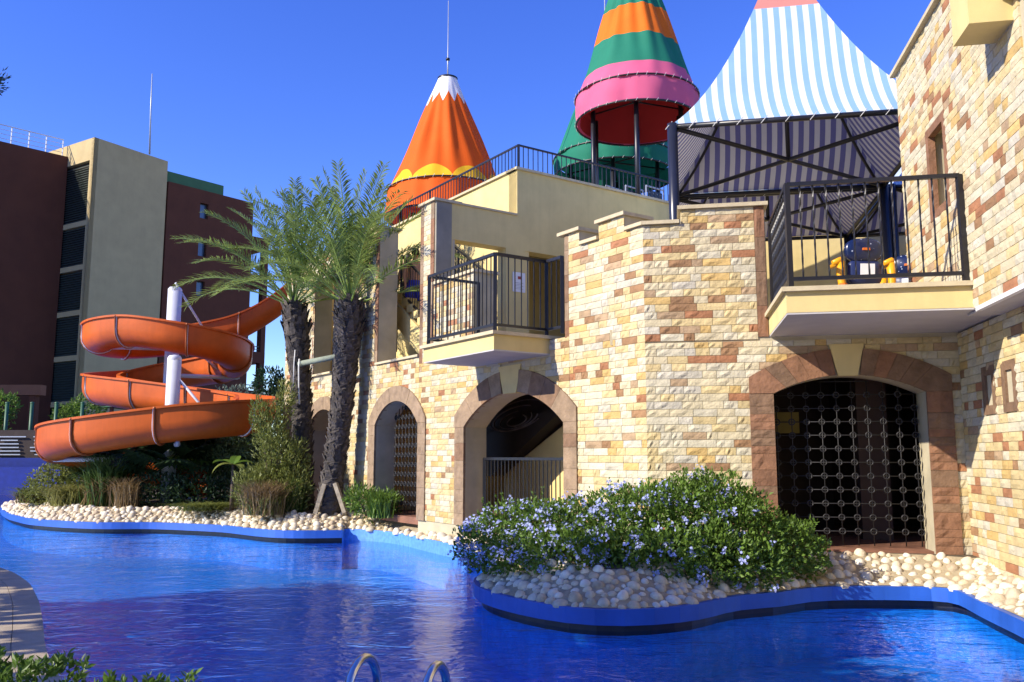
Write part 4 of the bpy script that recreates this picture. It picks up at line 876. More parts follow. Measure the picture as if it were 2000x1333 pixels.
def tree(name,label,base,h,crown,dens,ll,lw,m,group=None,tr=.14):
    t=thing(name,base,label,'tree',group); x,y,z_=base; b=MB(); b.tube([(x,y,z_-.1),(x+.1,y,z_+h*.3),(x-.05,y+.1,z_+h*.62),(x,y,z_+h*.85)],[tr,tr*.8,tr*.55,tr*.2],9)
    for c,r in crown: b.tube([(x,y,z_+h*.42),(x+(c[0]-x)*.5,y+(c[1]-y)*.5,(z_+h*.42+c[2])*.5+.2),tuple(c)],[tr*.45,tr*.3,tr*.1],6)
    obj('trunk',b,M_BARK,t); foliage(t,crown,dens,ll,lw,m,'crown',.2,.45); return t
# ------------------------------------------------------------ date palms
def palm_trunk(base,topp,r0,r1,parent,seed):
    rg=random.Random(seed); base=Vector(base); topp=Vector(topp); n=110; k=18; vs=[]; L_=(topp-base).length
    for i in range(n+1):
        f=i/n; p=base.lerp(topp,f)+V(.07*math.sin(f*3.1),0,0); r=r0+(r1-r0)*f; r*=1+.22*max(0,1-f*6)+.30*math.exp(-((f-.86)/.13)**2)-.30*max(0,(f-.93)/.07)
        for j in range(k):
            w=2*math.pi*j/k; cell=(f*L_/.17); ph=cell+ (j%9)*0; saw=(cell*1.0+ .5*((j//2)%2))%1.; q=r*(1+.16*(saw-.5)+rg.uniform(-.05,.05)); vs.append((p.x+q*math.cos(w),p.y+q*math.sin(w),p.z))
    b=MB(); b.add(vs,[(i*k+j,i*k+(j+1)%k,(i+1)*k+(j+1)%k,(i+1)*k+j) for i in range(n) for j in range(k)],0,False)
    # old leaf bases
    for i in range(330):
        f=rg.uniform(.03,.985)**.8; p=base.lerp(topp,f)+V(.07*math.sin(f*3.1),0,0); r=(r0+(r1-r0)*f)*(1+.30*math.exp(-((f-.86)/.13)**2)-.30*max(0,(f-.93)/.07)); w=rg.uniform(0,6.283); o=Vector((math.cos(w),math.sin(w),0)); s_=Vector((-o.y,o.x,0)); hh=rg.uniform(.07,.14)*(1.6 if f>.8 else 1); ww=rg.uniform(.05,.09); out=rg.uniform(.03,.07)*(1.7 if f>.85 else 1)
        a=p+o*(r*.96); b.add([a+s_*ww-V(0,0,hh*.3),a-s_*ww-V(0,0,hh*.3),a+o*out+V(0,0,hh)-s_*ww*.5,a+o*out+V(0,0,hh)+s_*ww*.5,a+o*.01+V(0,0,hh*.55)],[(0,1,2,3),(1,0,4),(0,3,4),(3,2,4),(2,1,4)],0)
    return obj('trunk',b,M_TRUNK,parent)
def frond(parent,org,az,el,L_,droop,seed,m,lw=.038,lf=.46):
    rg=np.random.default_rng(seed); n=16; pts=[]; p=np.array(org,float); e=el; step=L_/n; h=np.array([math.cos(az),math.sin(az),0])
    for i in range(n+1):
        pts.append(p.copy()); e=el-droop*((i+1)/n)**1.7; p=p+step*(h*math.cos(e)+np.array([0,0,math.sin(e)]))
    pts=np.array(pts); NL=68; f=np.linspace(.20,.995,NL); idx=f*n; i0=np.clip(idx.astype(int),0,n-1); fr_=(idx-i0)[:,None]; C_=pts[i0]*(1-fr_)+pts[i0+1]*fr_; T=pts[i0+1]-pts[i0]; T/=np.linalg.norm(T,axis=1,keepdims=True)
    S_=np.cross(T,np.array([0,0,1.])); S_/=np.linalg.norm(S_,axis=1,keepdims=True)+1e-9; Up=np.cross(S_,T); prof=np.clip(np.minimum((f-.14)/.22,1),0,1)*np.where(f>.6,1-(f-.6)/.4*.55,1.)
    Vs=[]; 
    for sg in (-1,1):
        ang=rg.uniform(.55,.95,NL)[:,None]; v_=rg.uniform(.15,.75,NL)[:,None]; D_=S_*sg*np.sin(ang)+T*np.cos(ang)+Up*v_*.6; D_/=np.linalg.norm(D_,axis=1,keepdims=True); ll=(lf*prof*rg.uniform(.8,1.1,NL))[:,None]
        N_=np.cross(D_,T); N_/=np.linalg.norm(N_,axis=1,keepdims=True); tip=C_+D_*ll+np.array([0,0,-1.])*ll*.16; mid=C_+D_*ll*.45; q=np.empty((NL,4,3)); w=T*lw*.5; q[:,0]=C_; q[:,1]=mid+w; q[:,2]=tip; q[:,3]=mid-w; Vs.append(q.reshape(-1,3))
    Vv=np.concatenate(Vs); Q=np.arange(len(Vv)).reshape(-1,4)
    # rachis as thin quads
    r=np.linspace(.024,.006,n+1); sd=np.array([-h[1],h[0],0]); rv=[]; rq=[]
    for i in range(n+1): rv+= [pts[i]+sd*r[i],pts[i]+np.array([0,0,r[i]]),pts[i]-sd*r[i],pts[i]-np.array([0,0,r[i]])]
    b0=len(Vv)
    for i in range(n):
        for j in range(4): rq.append((b0+i*4+j,b0+i*4+(j+1)%4,b0+(i+1)*4+(j+1)%4,b0+(i+1)*4+j))
    return leafobj('frond',np.concatenate([Vv,np.array(rv)]),np.concatenate([Q,np.array(rq)]),m,parent)
def palm(label,base,topp,r0,r1,seed,nf,L_):
    t=thing('date_palm',base,label,'palm tree','date palms before the castle wall'); palm_trunk(base,topp,r0,r1,t,seed); rg=random.Random(seed); org=Vector(topp)
    for i in range(nf):
        az=i*2.39996+rg.uniform(-.25,.25); k=i/nf; el=rad(86-66*k+rg.uniform(-6,6)); o=org+V(.10*math.cos(az)*k,.10*math.sin(az)*k,-.12*k)
        frond(t,o,az,el,L_*(rg.uniform(.9,1.08))*(.92+.12*k),rad(18+50*k+rg.uniform(-8,12)),seed*100+i,L_PALM)
    return t
b2=atZ(648,1000,.5); Y2=18.4; b2=(float((645-1000)/F*Y2),Y2,.48); tp2=atY(684,585,18.2)
palm('date palm with tripod props, nearer to the narrow arch',b2,tuple(tp2),.225,.225,1,35,2.95)
b1=(float((602-1000)/F*19.6),19.4,.48); tp1=atY(574,588,19.3)
palm('date palm on the left, its trunk leaning away from the props',b1,tuple(tp1),.23,.21,2,32,2.9)
# wooden props and brace
for i,(u0,v0,u1,v1,lab) in enumerate(((616,1004,634,946,'weathered wooden prop leaning on the palm from the left'),(674,1002,655,944,'weathered wooden prop leaning on the palm from the right'),(643,1001,646,950,'short wooden prop behind the other two at the palm foot'))):
    a=Vector(atY(u0,v0,18.05 if i<2 else 18.9)); b_=Vector(atY(u1,v1,18.12 if i<2 else 18.7)); t=thing('wooden_prop',a,lab,'prop','props of the date palm'); obj('stake',MB().bar(a,b_,.085),M_WOOD,t)
a=Vector(atY(585,711,19.05)); b_=Vector(atY(668,695,18.1)); t=thing('wooden_brace',a,'greenish wooden bar tied across the two palm trunks','brace'); obj('beam',MB().tube([a,b_],.062,10),M_WOODG,t); 
obj('tie',MB().tube([a+V(.0,-.03,.1),a+V(.02,-.14,-.1),a+V(.03,-.12,-.5),a+V(.05,-.10,-.9)],.02,5).tube([a+V(-.1,-.03,.3),a+V(-.06,-.24,0),a+V(-.07,-.2,-.6)],.014,5),M_ROPE,t)
# ------------------------------------------------------------ flowering bush in the pool planter
BU=thing('plumbago_bush',(1.3,10.2,.3),'large green bush covered in pale blue flowers on the rounded planter','bush')
ub=[]
for u,v,Y,rx,ry,rz in ((935,1062,10.75,.28,.35,.32),(990,1050,10.55,.42,.5,.40),(1060,1045,10.4,.45,.55,.42),(1130,1045,10.3,.45,.6,.44),(1200,1040,10.2,.45,.65,.48),(1270,1030,10.2,.45,.65,.55),(1340,1020,10.15,.42,.6,.58),(1400,1020,10.1,.42,.6,.56),(1460,1045,10.1,.40,.55,.48),(1520,1065,10.15,.38,.5,.38),(1568,1082,10.2,.28,.4,.30),(1100,1085,9.75,.5,.35,.30),(1200,1090,9.6,.5,.35,.30),(1300,1090,9.55,.5,.35,.34),(1400,1090,9.6,.45,.35,.36),(1480,1105,9.7,.35,.3,.28),(1010,1085,10.1,.35,.3,.28),(1380,972,10.35,.25,.3,.22),(1300,975,10.4,.22,.3,.2),(1440,985,10.3,.22,.25,.2)):
    c=atY(u,v,Y); ub.append((tuple(c),(rx,ry,rz)))
stems(BU,(1.3,10.3,.35),[c for c,r in ub],.02)
fo,Pb,Nb=foliage(BU,ub,800,.062,.036,L_BUSH,'foliage',.35,.5,lambda p:(p[:,2]>.2))
# stray shoots
sp_=[]; 
for i in range(46):
    c,r=random.choice(ub[:12]+ub[18:]); d=unit(1)[0]; d[2]=abs(d[2])+.3; d[1]-=.3; d/=np.linalg.norm(d); b0=np.array(c)+d*np.array(r)*.9
    for k_ in range(14): sp_.append(b0+d*k_*.014+RNG.normal(size=3)*.008)
sp_=np.array(sp_); Vv,Q=leaves(sp_,unit(len(sp_))+np.array([0,0,.4]),.05*RNG.uniform(.6,1.2,len(sp_)),.022); leafobj('shoots',Vv,Q,L_FRESH,BU,'stuff')
cand=np.array([p+n_*.05 for p,n_ in zip(Pb,Nb) if n_[1]<.35]); wgt=np.clip(1.5-.28*(cand[:,0]-.2),.55,1.7)*RNG.random(len(cand)); pick=cand[np.argsort(-wgt)[:6600:11]]
fv=[]; fq=0; FVs=[]
for c in pick:
    for k_ in range(RNG.integers(6,13)):
        ctr=c+RNG.normal(size=3)*.026; nrm=np.array([-.35,-.6,.55])+RNG.normal(size=3)*.5; nrm/=np.linalg.norm(nrm); s_=np.cross(nrm,[0,0,1.]); s_/=np.linalg.norm(s_); w_=np.cross(nrm,s_); a0=RNG.random()*6.28
        for j in range(5):
            a=a0+j*1.2566; d=s_*math.cos(a)+w_*math.sin(a); e=-s_*math.sin(a)+w_*math.cos(a); FVs.append([ctr,ctr+d*.010+e*.0065+nrm*.003,ctr+d*.0175,ctr+d*.010-e*.0065+nrm*.003])
FVs=np.array(FVs).reshape(-1,3); leafobj('flowers',FVs,np.arange(len(FVs)).reshape(-1,4),L_FLOW,BU,'stuff')
# ------------------------------------------------------------ island planting
def shrub(name,label,u,v,Y,blobs,dens,ll,lw,m,cat='shrub',group=None,up=.4,shell=.5):
    c0=atY(u,v,Y); c0[2]=.5; t=thing(name,c0,label,cat,group); bl=[((c0[0]+dx,c0[1]+dy,c0[2]+dz),(rx,ry,rz)) for dx,dy,dz,rx,ry,rz in blobs]; stems(t,c0,[b[0] for b in bl],.025); foliage(t,bl,dens,ll,lw,m,'foliage',up,shell); return t
def tuft(name,label,u,v,Y,n,h,spread,m,w=.018,cat='grass',arch=.6,m2=None):
    c0=atY(u,v,Y); c0[2]=.48; t=thing(name,c0,label,cat); 
    for mm,nn_,hh in ((m,n,h),)+(((m2,n//2,h*.6),) if m2 else ()):
        az=RNG.random(nn_)*6.28; le=hh*RNG.uniform(.6,1.1,nn_); out=spread*RNG.uniform(.2,1.,nn_); base=c0+np.stack([RNG.normal(size=nn_)*spread*.22,RNG.normal(size=nn_)*spread*.22,np.zeros(nn_)],1); d=np.stack([np.cos(az),np.sin(az),np.zeros(nn_)],1); s_=np.stack([-np.sin(az),np.cos(az),np.zeros(nn_)],1)*w*.5
        p1=base+d*out[:,None]*.35+np.array([0,0,1.])*le[:,None]*.6; p2=base+d*out[:,None]+np.array([0,0,1.])*(le*(1-arch*.35))[:,None]
        q1=np.stack([base-s_,base+s_,p1+s_,p1-s_],1); q2=np.stack([p1-s_,p1+s_,p2+s_*.15,p2-s_*.15],1); Vv=np.concatenate([q1,q2]).reshape(-1,3); leafobj('blades' if mm is m else 'dry_blades',Vv,np.arange(len(Vv)).reshape(-1,4),mm,t,'stuff')
    return t
def fanpalm(name,label,u,v,Y,h,r,n,m,seed):
    c0=atY(u,v,Y); c0[2]=.48; t=thing(name,c0,label,'palm','fan palms on the island'); obj('stem',MB().tube([tuple(c0),(c0[0],c0[1],c0[2]+h*.5)],[.10,.07],8),M_TRUNK,t); rg=random.Random(seed)
    for i in range(n):
        az=i*2.4+rg.uniform(-.3,.3); el=rad(75-75*(i/n)+rg.uniform(-10,10)); o=np.array([c0[0],c0[1],c0[2]+h*.5]); d=np.array([math.cos(az)*math.cos(el),math.sin(az)*math.cos(el),math.sin(el)]); hub=o+d*r*.62; s_=np.cross(d,[0,0,1.]); s_/=np.linalg.norm(s_); u_=np.cross(s_,d); vs=[]
        for k_ in range(22):
            a=rad(-125+250*k_/21); dd=d*math.cos(a)+s_*math.sin(a)-u_*.12; ll=r*.52*(1-.25*abs(a)/2.2); e=-d*math.sin(a)+s_*math.cos(a); mid=hub+dd*ll*.55; tip=hub+dd*ll+np.array([0,0,-.10*r]); vs+= [hub,mid+e*.022*r/.6,tip,mid-e*.022*r/.6]
        pe=np.array([0,0,.008]); vs+= [o,o+pe,hub+pe,hub]; Vv=np.array(vs); leafobj('leaf',Vv,np.arange(len(Vv)).reshape(-1,4),m,t)
    return t
# clipped shrub and grass at the tip
shrub('clipped_shrub','rounded olive green shrub at the left tip of the island',110,965,22.4,[(0,0,.52,.72,.5,.55),(.55,.1,.50,.6,.45,.5),(-.45,.1,.3,.45,.35,.34),(.2,.0,.8,.5,.4,.3)],300,.085,.05,L_YG)
tuft('grass_clump','bright green grass clump in front on the island',205,990,21.2,1100,1.45,.75,L_GRASS,.026,m2=L_DRY)
tuft('grass_clump','low yellow-green grass beside the clipped shrub',135,985,21.6,900,.62,.8,leafmat('yellow_grass',(.24,.24,.07)),.024)
tuft('grass_clump','low dry grass at the very tip of the island',70,975,23.0,700,.5,.8,L_YG,.024,m2=L_DRY)
tuft('grass_clump','dry brown grass to the right of the bright clump',248,992,20.7,500,.85,.6,L_DRY,.022)
fanpalm('fan_palm','dark fan palm below the lowest turn of the slide',262,960,22.6,1.5,1.55,26,L_DARK,1)
fanpalm('fan_palm','dark fan palm below the white slide pole',340,965,21.6,1.5,1.6,28,L_DARK,2)
fanpalm('fan_palm','fan palm in the middle of the island behind the banana plant',412,960,22.4,1.8,1.5,26,L_BUSH,3)
shrub('dark_shrub','dark green shrub behind the fan palms',330,960,24.4,[(0,0,.9,1.3,.6,1.),(1.3,0,1.1,1.1,.6,1.1),(-1.4,0,.8,1.,.5,.9),(2.3,0,.8,.8,.5,.9),(-2.4,.2,.6,.8,.5,.7)],190,.15,.08,L_DARK)
shrub('low_dark_shrub','low dark leafy shrub in the shade before the banana plant',385,985,20.8,[(0,0,.3,.8,.4,.4),(-.9,.1,.35,.7,.4,.45),(.8,.2,.35,.6,.4,.4)],240,.11,.06,L_DARK)
shrub('narrow_leaf_shrub','grey-green shrub with narrow leaves near the slide end',470,930,21.4,[(0,0,1.5,.65,.5,.6),(.35,0,.9,.6,.45,.6),(-.4,.1,1.0,.6,.45,.6)],280,.24,.04,leafmat('willow_leaf',(.14,.19,.08)))
shrub('feathery_shrub','tall yellow-green feathery shrub beside the left palm',535,960,18.7,[(0,0,.55,.50,.4,.55),(.05,0,1.15,.48,.36,.6),(-.1,0,1.75,.40,.3,.55),(.16,.05,2.35,.22,.22,.45),(-.38,0,2.05,.2,.2,.42),(-.45,0,.5,.45,.35,.5),(.45,-.1,.5,.4,.35,.55),(.42,0,1.1,.3,.3,.5)],520,.12,.028,L_YG,shell=.3,up=.9)
tuft('grass_clump','tall dry reddish grass at the foot of the feathery shrub',515,995,18.2,800,.85,.7,L_DRY,.016,m2=L_YG)
tuft('grass_clump','green grass tuft at the foot of the palm trunks',572,998,18.6,500,.9,.4,L_GRASS,.02)
shrub('small_shrub','low dark green shrub in front of the narrow arch',718,985,17.7,[(0,0,.24,.36,.28,.28),(.32,.0,.22,.3,.25,.25),(-.2,.1,.34,.28,.25,.25)],360,.15,.032,L_BUSH)
tuft('grass_clump','small papyrus-like tuft beside the narrow arch',742,990,17.3,320,.62,.45,L_BUSH,.02)
tuft('grass_clump','short ground cover at the island edge',400,1012,19.7,700,.2,1.0,L_YG,.02)
# banana plant
c0=atY(452,1000,19.6); c0[2]=.48; t=thing('banana_plant',c0,'small banana plant with two broad bright leaves','plant'); obj('stem',MB().tube([tuple(c0),(c0[0],c0[1],1.5)],[.05,.035],8),M_BARK,t)
for i,(az,el,ll,dr,mm) in enumerate(((2.75,.5,.62,1.0,L_FRESH),(.25,.55,.5,1.2,L_FRESH),(3.6,.3,.55,1.6,L_YG),(-.6,.2,.4,1.5,L_YG),(1.6,.9,.4,.8,L_FRESH))):
    h=np.array([math.cos(az),math.sin(az),0]); sd=np.array([-h[1],h[0],0]); p=np.array([c0[0],c0[1],1.48]); vs=[]; e=el
    rows=[]
    for k_ in range(9):
        f=k_/8; w=.12*math.sin(math.pi*min(1,.08+f*.92))**.7; rows.append((p.copy(),w)); e=el-dr*f; p=p+ll/8*(h*math.cos(e)+np.array([0,0,math.sin(e)]))
    V_=[]
    for (p,w) in rows: V_+= [p-sd*w+np.array([0,0,.3*w]),p,p+sd*w+np.array([0,0,.3*w])]
    Q=[(k_*3+j,k_*3+j+1,(k_+1)*3+j+1,(k_+1)*3+j) for k_ in range(8) for j in range(2)]; leafobj('leaf',np.array(V_),np.array(Q),mm,t)
# background trees and bushes
tree('background_tree','dark tree between the hotel and the castle wall',tuple(atY(540,880,48))[:2]+(1.,),5.4,[((atY(540,760,48)[0],48,3.8),(1.3,1.2,2.2)),((atY(525,720,48)[0],48,5.6),(.8,.8,1.0)),((atY(552,735,48)[0],48.3,5.0),(.8,.8,1.2))],60,.28,.12,L_DARK)
tree('background_tree','grey-green tree just above the slide, before the hotel',tuple(atY(465,880,44))[:2]+(1.,),3.6,[((atY(460,765,44)[0],44,4.4),(1.7,1.,.8)),((atY(500,790,44)[0],44,3.8),(1.3,1.,.8)),((atY(420,790,44)[0],44,3.7),(1.4,1.,.8))],60,.22,.09,L_GREYG)
tree('background_tree','leafy green tree before the hotel, left of the slide pole',tuple(atY(180,880,44))[:2]+(1.,),2.8,[((atY(170,795,44)[0],44,3.9),(1.0,.9,.9)),((atY(135,800,44)[0],44,3.6),(.8,.8,.7))],80,.2,.11,L_BUSH)
tree('background_tree','leafy green tree at the left picture edge before the hotel',tuple(atY(5,880,44))[:2]+(1.,),3.,[((atY(5,795,44)[0],44,4.2),(.8,.8,.8)),((atY(-25,820,44)[0],44,3.6),(1.,.8,1.))],80,.2,.11,L_BUSH)
# conifer whose branch tips reach into the frame
c0=atY(-62,150,44); t=thing('pine_tree',(c0[0]-1.5,44.8,1.),'dark pine whose branch tips show at the upper left picture edge','tree'); zc=float(c0[2]); obj('trunk',MB().tube([(c0[0]-1.5,44.8,.9),(c0[0]-1.4,44.8,zc*.55),(c0[0]-1.,44.8,zc+1.2)],[.36,.26,.06],8),M_BARK,t)
foliage(t,[((c0[0],44,zc),(1.8,1.5,.9)),((c0[0]-1.5,44.8,zc+.6),(1.9,1.7,1.4)),((c0[0]-1.7,44.8,zc-2.2),(2.2,1.9,1.4)),((c0[0]-1.6,44.8,zc-5.),(2.5,2.2,1.6)),((c0[0]-1.6,44.8,zc-8.),(2.4,2.2,1.6))],42,.40,.08,L_PINE,'crown',.6,.3)
# shade trees on the deck beyond the left picture edge
SH='broad trees on the deck left of the camera'
tree('shade_tree','broad leafy shade tree on the deck, nearest the camera',(-8.6,3.9,.1),6.9,[((-8.6,3.9,5.7),(2.0,1.9,1.25)),((-7.9,3.0,4.8),(1.2,1.1,1.)),((-9.4,5.0,5.3),(1.6,1.5,1.2)),((-8.4,4.1,6.5),(1.4,1.2,.6))],95,.26,.15,L_BUSH,SH,.2)
tree('shade_tree','broad leafy shade tree on the deck, beside the paddling pool',(-10.,6.3,.1),6.9,[((-10.,6.3,5.4),(1.8,1.6,1.2)),((-10.8,7.2,4.8),(1.2,1.2,1.0)),((-9.4,5.5,4.8),(1.3,1.2,1.0)),((-10.1,6.4,6.1),(1.2,1.1,.6))],95,.26,.15,L_BUSH,SH,.2)
tree('shade_tree','broad leafy shade tree on the deck, farthest from the camera',(-11.,8.9,.1),6.2,[((-11.,8.9,5.2),(2.0,1.8,1.2)),((-11.6,10.2,4.6),(1.5,1.5,1.1)),((-10.3,8.0,4.6),(1.4,1.4,1.)),((-12.6,9.4,3.8),(1.5,1.4,1.))],95,.26,.15,L_BUSH,SH,.2)
tree('shade_tree','broad leafy shade tree on the deck, its crown the highest of the row',(-7.9,1.9,.1),8.,[((-7.9,2.0,6.7),(1.5,1.4,1.15)),((-8.5,1.5,6.2),(1.2,1.1,1.)),((-7.2,2.6,6.6),(1.,1.,.8))],95,.26,.15,L_BUSH,SH,.2)
GT='trees added behind the viewpoint to cut sky light'  # unseen trees, added to block sky light and deepen the shade on the walls
for i,(x,y,lab) in enumerate(((3.5,-7.5,'large tree added behind the viewpoint to cut sky light, nearest the castle side'),(-3.5,-9.5,'large tree added straight behind the viewpoint to cut sky light'),(10.5,-4.5,'large tree added to the right behind the viewpoint to cut sky light'),(15.5,1.5,'large tree added far to the right of the viewpoint to cut sky light'))):
    tree('sky_blocker_tree',lab,(x,y,.1),9.5,[((x,y,7.2),(3.2,3.2,2.3)),((x+1.8,y+.6,5.2),(2.2,2.2,1.7)),((x-1.9,y-.4,5.4),(2.2,2.2,1.7)),((x+.2,y+.3,9.2),(1.8,1.8,1.3)),((x,y+1.2,3.6),(2.2,1.8,1.4))],22,.5,.3,L_BUSH,GT,.3)
# ------------------------------------------------------------ pool ladder and near bushes
LAD=thing('pool_ladder',(-.6,4.5,.1),'steel pool ladder with two arched handrails at the bottom edge','ladder')
for u,v in ((708,1287),(850,1302)):
    p=atZ(u,v,.60); d=np.array([.18,.983,0]); q=[]
    for a in range(0,181,12): w=rad(a); q.append((p[0]-d[0]*.26*math.cos(w),p[1]-d[1]*.26*math.cos(w),.36+.24*math.sin(w)))
    q=[(q[0][0],q[0][1],.05)]+q+[(q[-1][0],q[-1][1],-.7)]; obj('handrail',MB().tube(q,.024,10),M_STEEL,LAD)
a=atZ(708,1287,.6); b_=atZ(850,1302,.6); d=np.array([.18,.983,0])*.26
for z_ in (-.15,-.42): obj('tread',MB().bar((a[0]+d[0],a[1]+d[1],z_),(b_[0]+d[0],b_[1]+d[1],z_),.07),M_STEEL,LAD)
for i,(u,v,Y,lab,bl) in enumerate(((30,1335,3.7,'bright green leafy bush in the bottom left corner',[(0,0,.42,.30,.25,.26),(-.3,.0,.40,.3,.25,.28),(.18,.05,.30,.2,.2,.2)]),(250,1335,3.7,'bright green leafy bush at the bottom edge, right of the corner bush',[(0,0,.40,.26,.22,.26),(.15,.05,.40,.2,.2,.24),(-.25,.05,.30,.25,.2,.22)]),(378,1345,3.7,'small leafy tip of a bush at the bottom edge',[(0,0,.38,.08,.1,.2)]))):
    c0=atY(u,v,Y); c0[2]=.1; t=thing('near_bush',c0,lab,'bush','bushes at the near pool edge'); 
    dz=[0.06,-.03,-.01][i]; blobs=[((c0[0]+dx,c0[1]+dy,.1+dz_+dz),(rx,ry,rz)) for dx,dy,dz_,rx,ry,rz in bl]; stems(t,c0,[b[0] for b in blobs],.015)
    P_,N=blobpts(blobs,520,.6); cl=[]; dd=[]
    for p,n_ in zip(P_,N):
        ax=n_*.5+np.array([0,0,.8])+RNG.normal(size=3)*.25; ax/=np.linalg.norm(ax)
        for k_ in range(6): 
            s_=RNG.normal(size=3); s_-=ax*np.dot(s_,ax); s_/=np.linalg.norm(s_); cl.append(p+ax*.006*k_); dd.append(ax*.75+s_*.75)
    cl=np.array(cl); Vv,Q=leaves(cl,np.array(dd),.042*RNG.uniform(.7,1.2,len(cl)),.018,.08); leafobj('foliage',Vv,Q,L_FRESH,t)
# ------------------------------------------------------------ high chairs on the terrace balcony
def starry():
    m=bpy.data.materials.new('starry_vinyl'); m.use_nodes=True; nt=m.node_tree; L=nt.links; p=nt.nodes['Principled BSDF']; p.inputs['Roughness'].default_value=.25
    tc=nn(nt,'ShaderNodeTexCoord'); v=nn(nt,'ShaderNodeTexVoronoi'); v.inputs['Scale'].default_value=17; L.new(tc.outputs['Object'],v.inputs['Vector']); f=mth(nt,'LESS_THAN',v.outputs['Distance'],.17)
    L.new(mixc(nt,f,(.006,.014,.06),(.34,.38,.5)),p.inputs['Base Color']); return m
M_STAR=starry(); M_NAVYV=mat('navy_vinyl',(.012,.022,.09),.4,.15,6); M_YELP=mat('yellow_plastic',(.80,.36,.012),.35,.06,6); M_ORP=mat('orange_plastic',(.62,.15,.02),.4,.06,6); M_PAPER=mat('paper_label',(.75,.75,.77),.8,.03,6); M_CHR=mat('blue_tube',(.02,.04,.12),.3,.1,6)
def highchair(label,u,v,Yd,ang):
    c=Vector(atY(u,v,Yd)); c.z=3.49; t=thing('high_chair',c,label,'high chair','high chairs on the terrace balcony'); R_=Matrix.Rotation(ang,4,'Z')
    W=lambda x,y,z_: c+(R_@Vector((x,y,z_)))
    def shell(name,x0,z0,w,h,y,d,m,par,n=20,ex=2.6,dome=.05):
        b=MB(); rim=[]; 
        for i in range(n): a=2*math.pi*i/n; ca,sa=math.cos(a),math.sin(a); rim.append((x0+w*math.copysign(abs(ca)**(2/ex),ca),z0+h*math.copysign(abs(sa)**(2/ex),sa)))
        vs=[]; 
        for f,yy in ((.0,y-dome),(.6,y-dome*.8),(.9,y-dome*.35),(1.,y),(1.,y+d),(.0,y+d)): vs+= [W(x0+(x-x0)*max(f,.02),yy,z0+(z_-z0)*max(f,.02)) for x,z_ in rim]
        b.add(vs,[(k_*n+i,k_*n+(i+1)%n,(k_+1)*n+(i+1)%n,(k_+1)*n+i) for k_ in range(5) for i in range(n)],0,True); return obj(name,b,m,par)
    shell('backrest',0,.83,.25,.16,-.02,.06,M_STAR,t); bk=shell('back_panel',0,.54,.22,.17,-.01,.05,M_NAVYV,t,ex=4.)
    lab=MB().hexa([W(-.10,-.085,.47),W(.09,-.085,.46),W(.09,-.08,.46),W(-.10,-.08,.47),W(-.09,-.085,.64),W(.10,-.085,.64),W(.10,-.08,.64),W(-.09,-.08,.64)]); obj('label_sheet',lab,M_PAPER,bk)
    obj('handle',MB().hexa([W(-.05,-.085,.82),W(.05,-.085,.82),W(.05,-.06,.82),W(-.05,-.06,.82),W(-.045,-.085,.85),W(.045,-.085,.85),W(.045,-.06,.85),W(-.045,-.06,.85)]),M_ORP,bk)
    obj('seat',MB().hexa([W(-.2,0,.30),W(.2,0,.30),W(.18,.38,.34),W(-.18,.38,.34),W(-.2,0,.36),W(.2,0,.36),W(.18,.38,.40),W(-.18,.38,.40)]),M_STAR,t)
    for sx in (-1,1):
        obj('armrest',MB().tube([W(sx*.34-.10,-.04,.655),W(sx*.34,-.04,.69),W(sx*.34+.05,.05,.68),W(sx*.34,.25,.66)],[.03,.045,.045,.03],8),M_YELP,t)
        obj('side_frame',MB().tube([W(sx*.33,-.02,.68),W(sx*.34,-.03,.50),W(sx*.32,-.05,.28),W(sx*.31,-.05,.02)],[.055,.05,.045,.04],8),M_YELP,t)
        obj('joint',MB().tube([W(sx*.32,-.05,.30),W(sx*.32,-.05,.38)],.055,8),M_ORP,t)
        obj('leg',MB().tube([W(sx*.24,.0,.40),W(sx*.27,-.12,.0)],.018,6),M_CHR,t); obj('leg',MB().tube([W(sx*.24,.1,.40),W(sx*.27,.36,.0)],.018,6),M_CHR,t)
    return t
highchair('navy starred high chair with yellow armrests and a white label sheet',1690,548,11.0,0.05)
highchair('dark blue high chair tucked behind the tower wall beside the labelled one',1776,548,11.9,-.5)
# ------------------------------------------------------------ notice board on the plaster column
q=S.sz(1013,552); t=thing('notice_board',S.at(q[0],q[1]-.3,.01),'white notice sheet with a red mark on the plaster column','notice'); obj('sheet',MB().pbox(S,q[0]-.15,q[0]+.15,q[1]-.2,q[1]+.2,.004,.016),M_PAPER,t)
obj('emblem',MB().pbox(S,q[0]-.03,q[0]+.05,q[1]+.06,q[1]+.12,.016,.019),mat('red_print',(.35,.05,.04),.7),t)
tx=MB(); 
for i in range(5): tx.pbox(S,q[0]-.10,q[0]+.10-.03*(i%2),q[1]-.02-i*.03,q[1]-.012-i*.03,.016,.018)
obj('text_lines',tx,mat('grey_print',(.35,.35,.38),.8),t,'stuff')
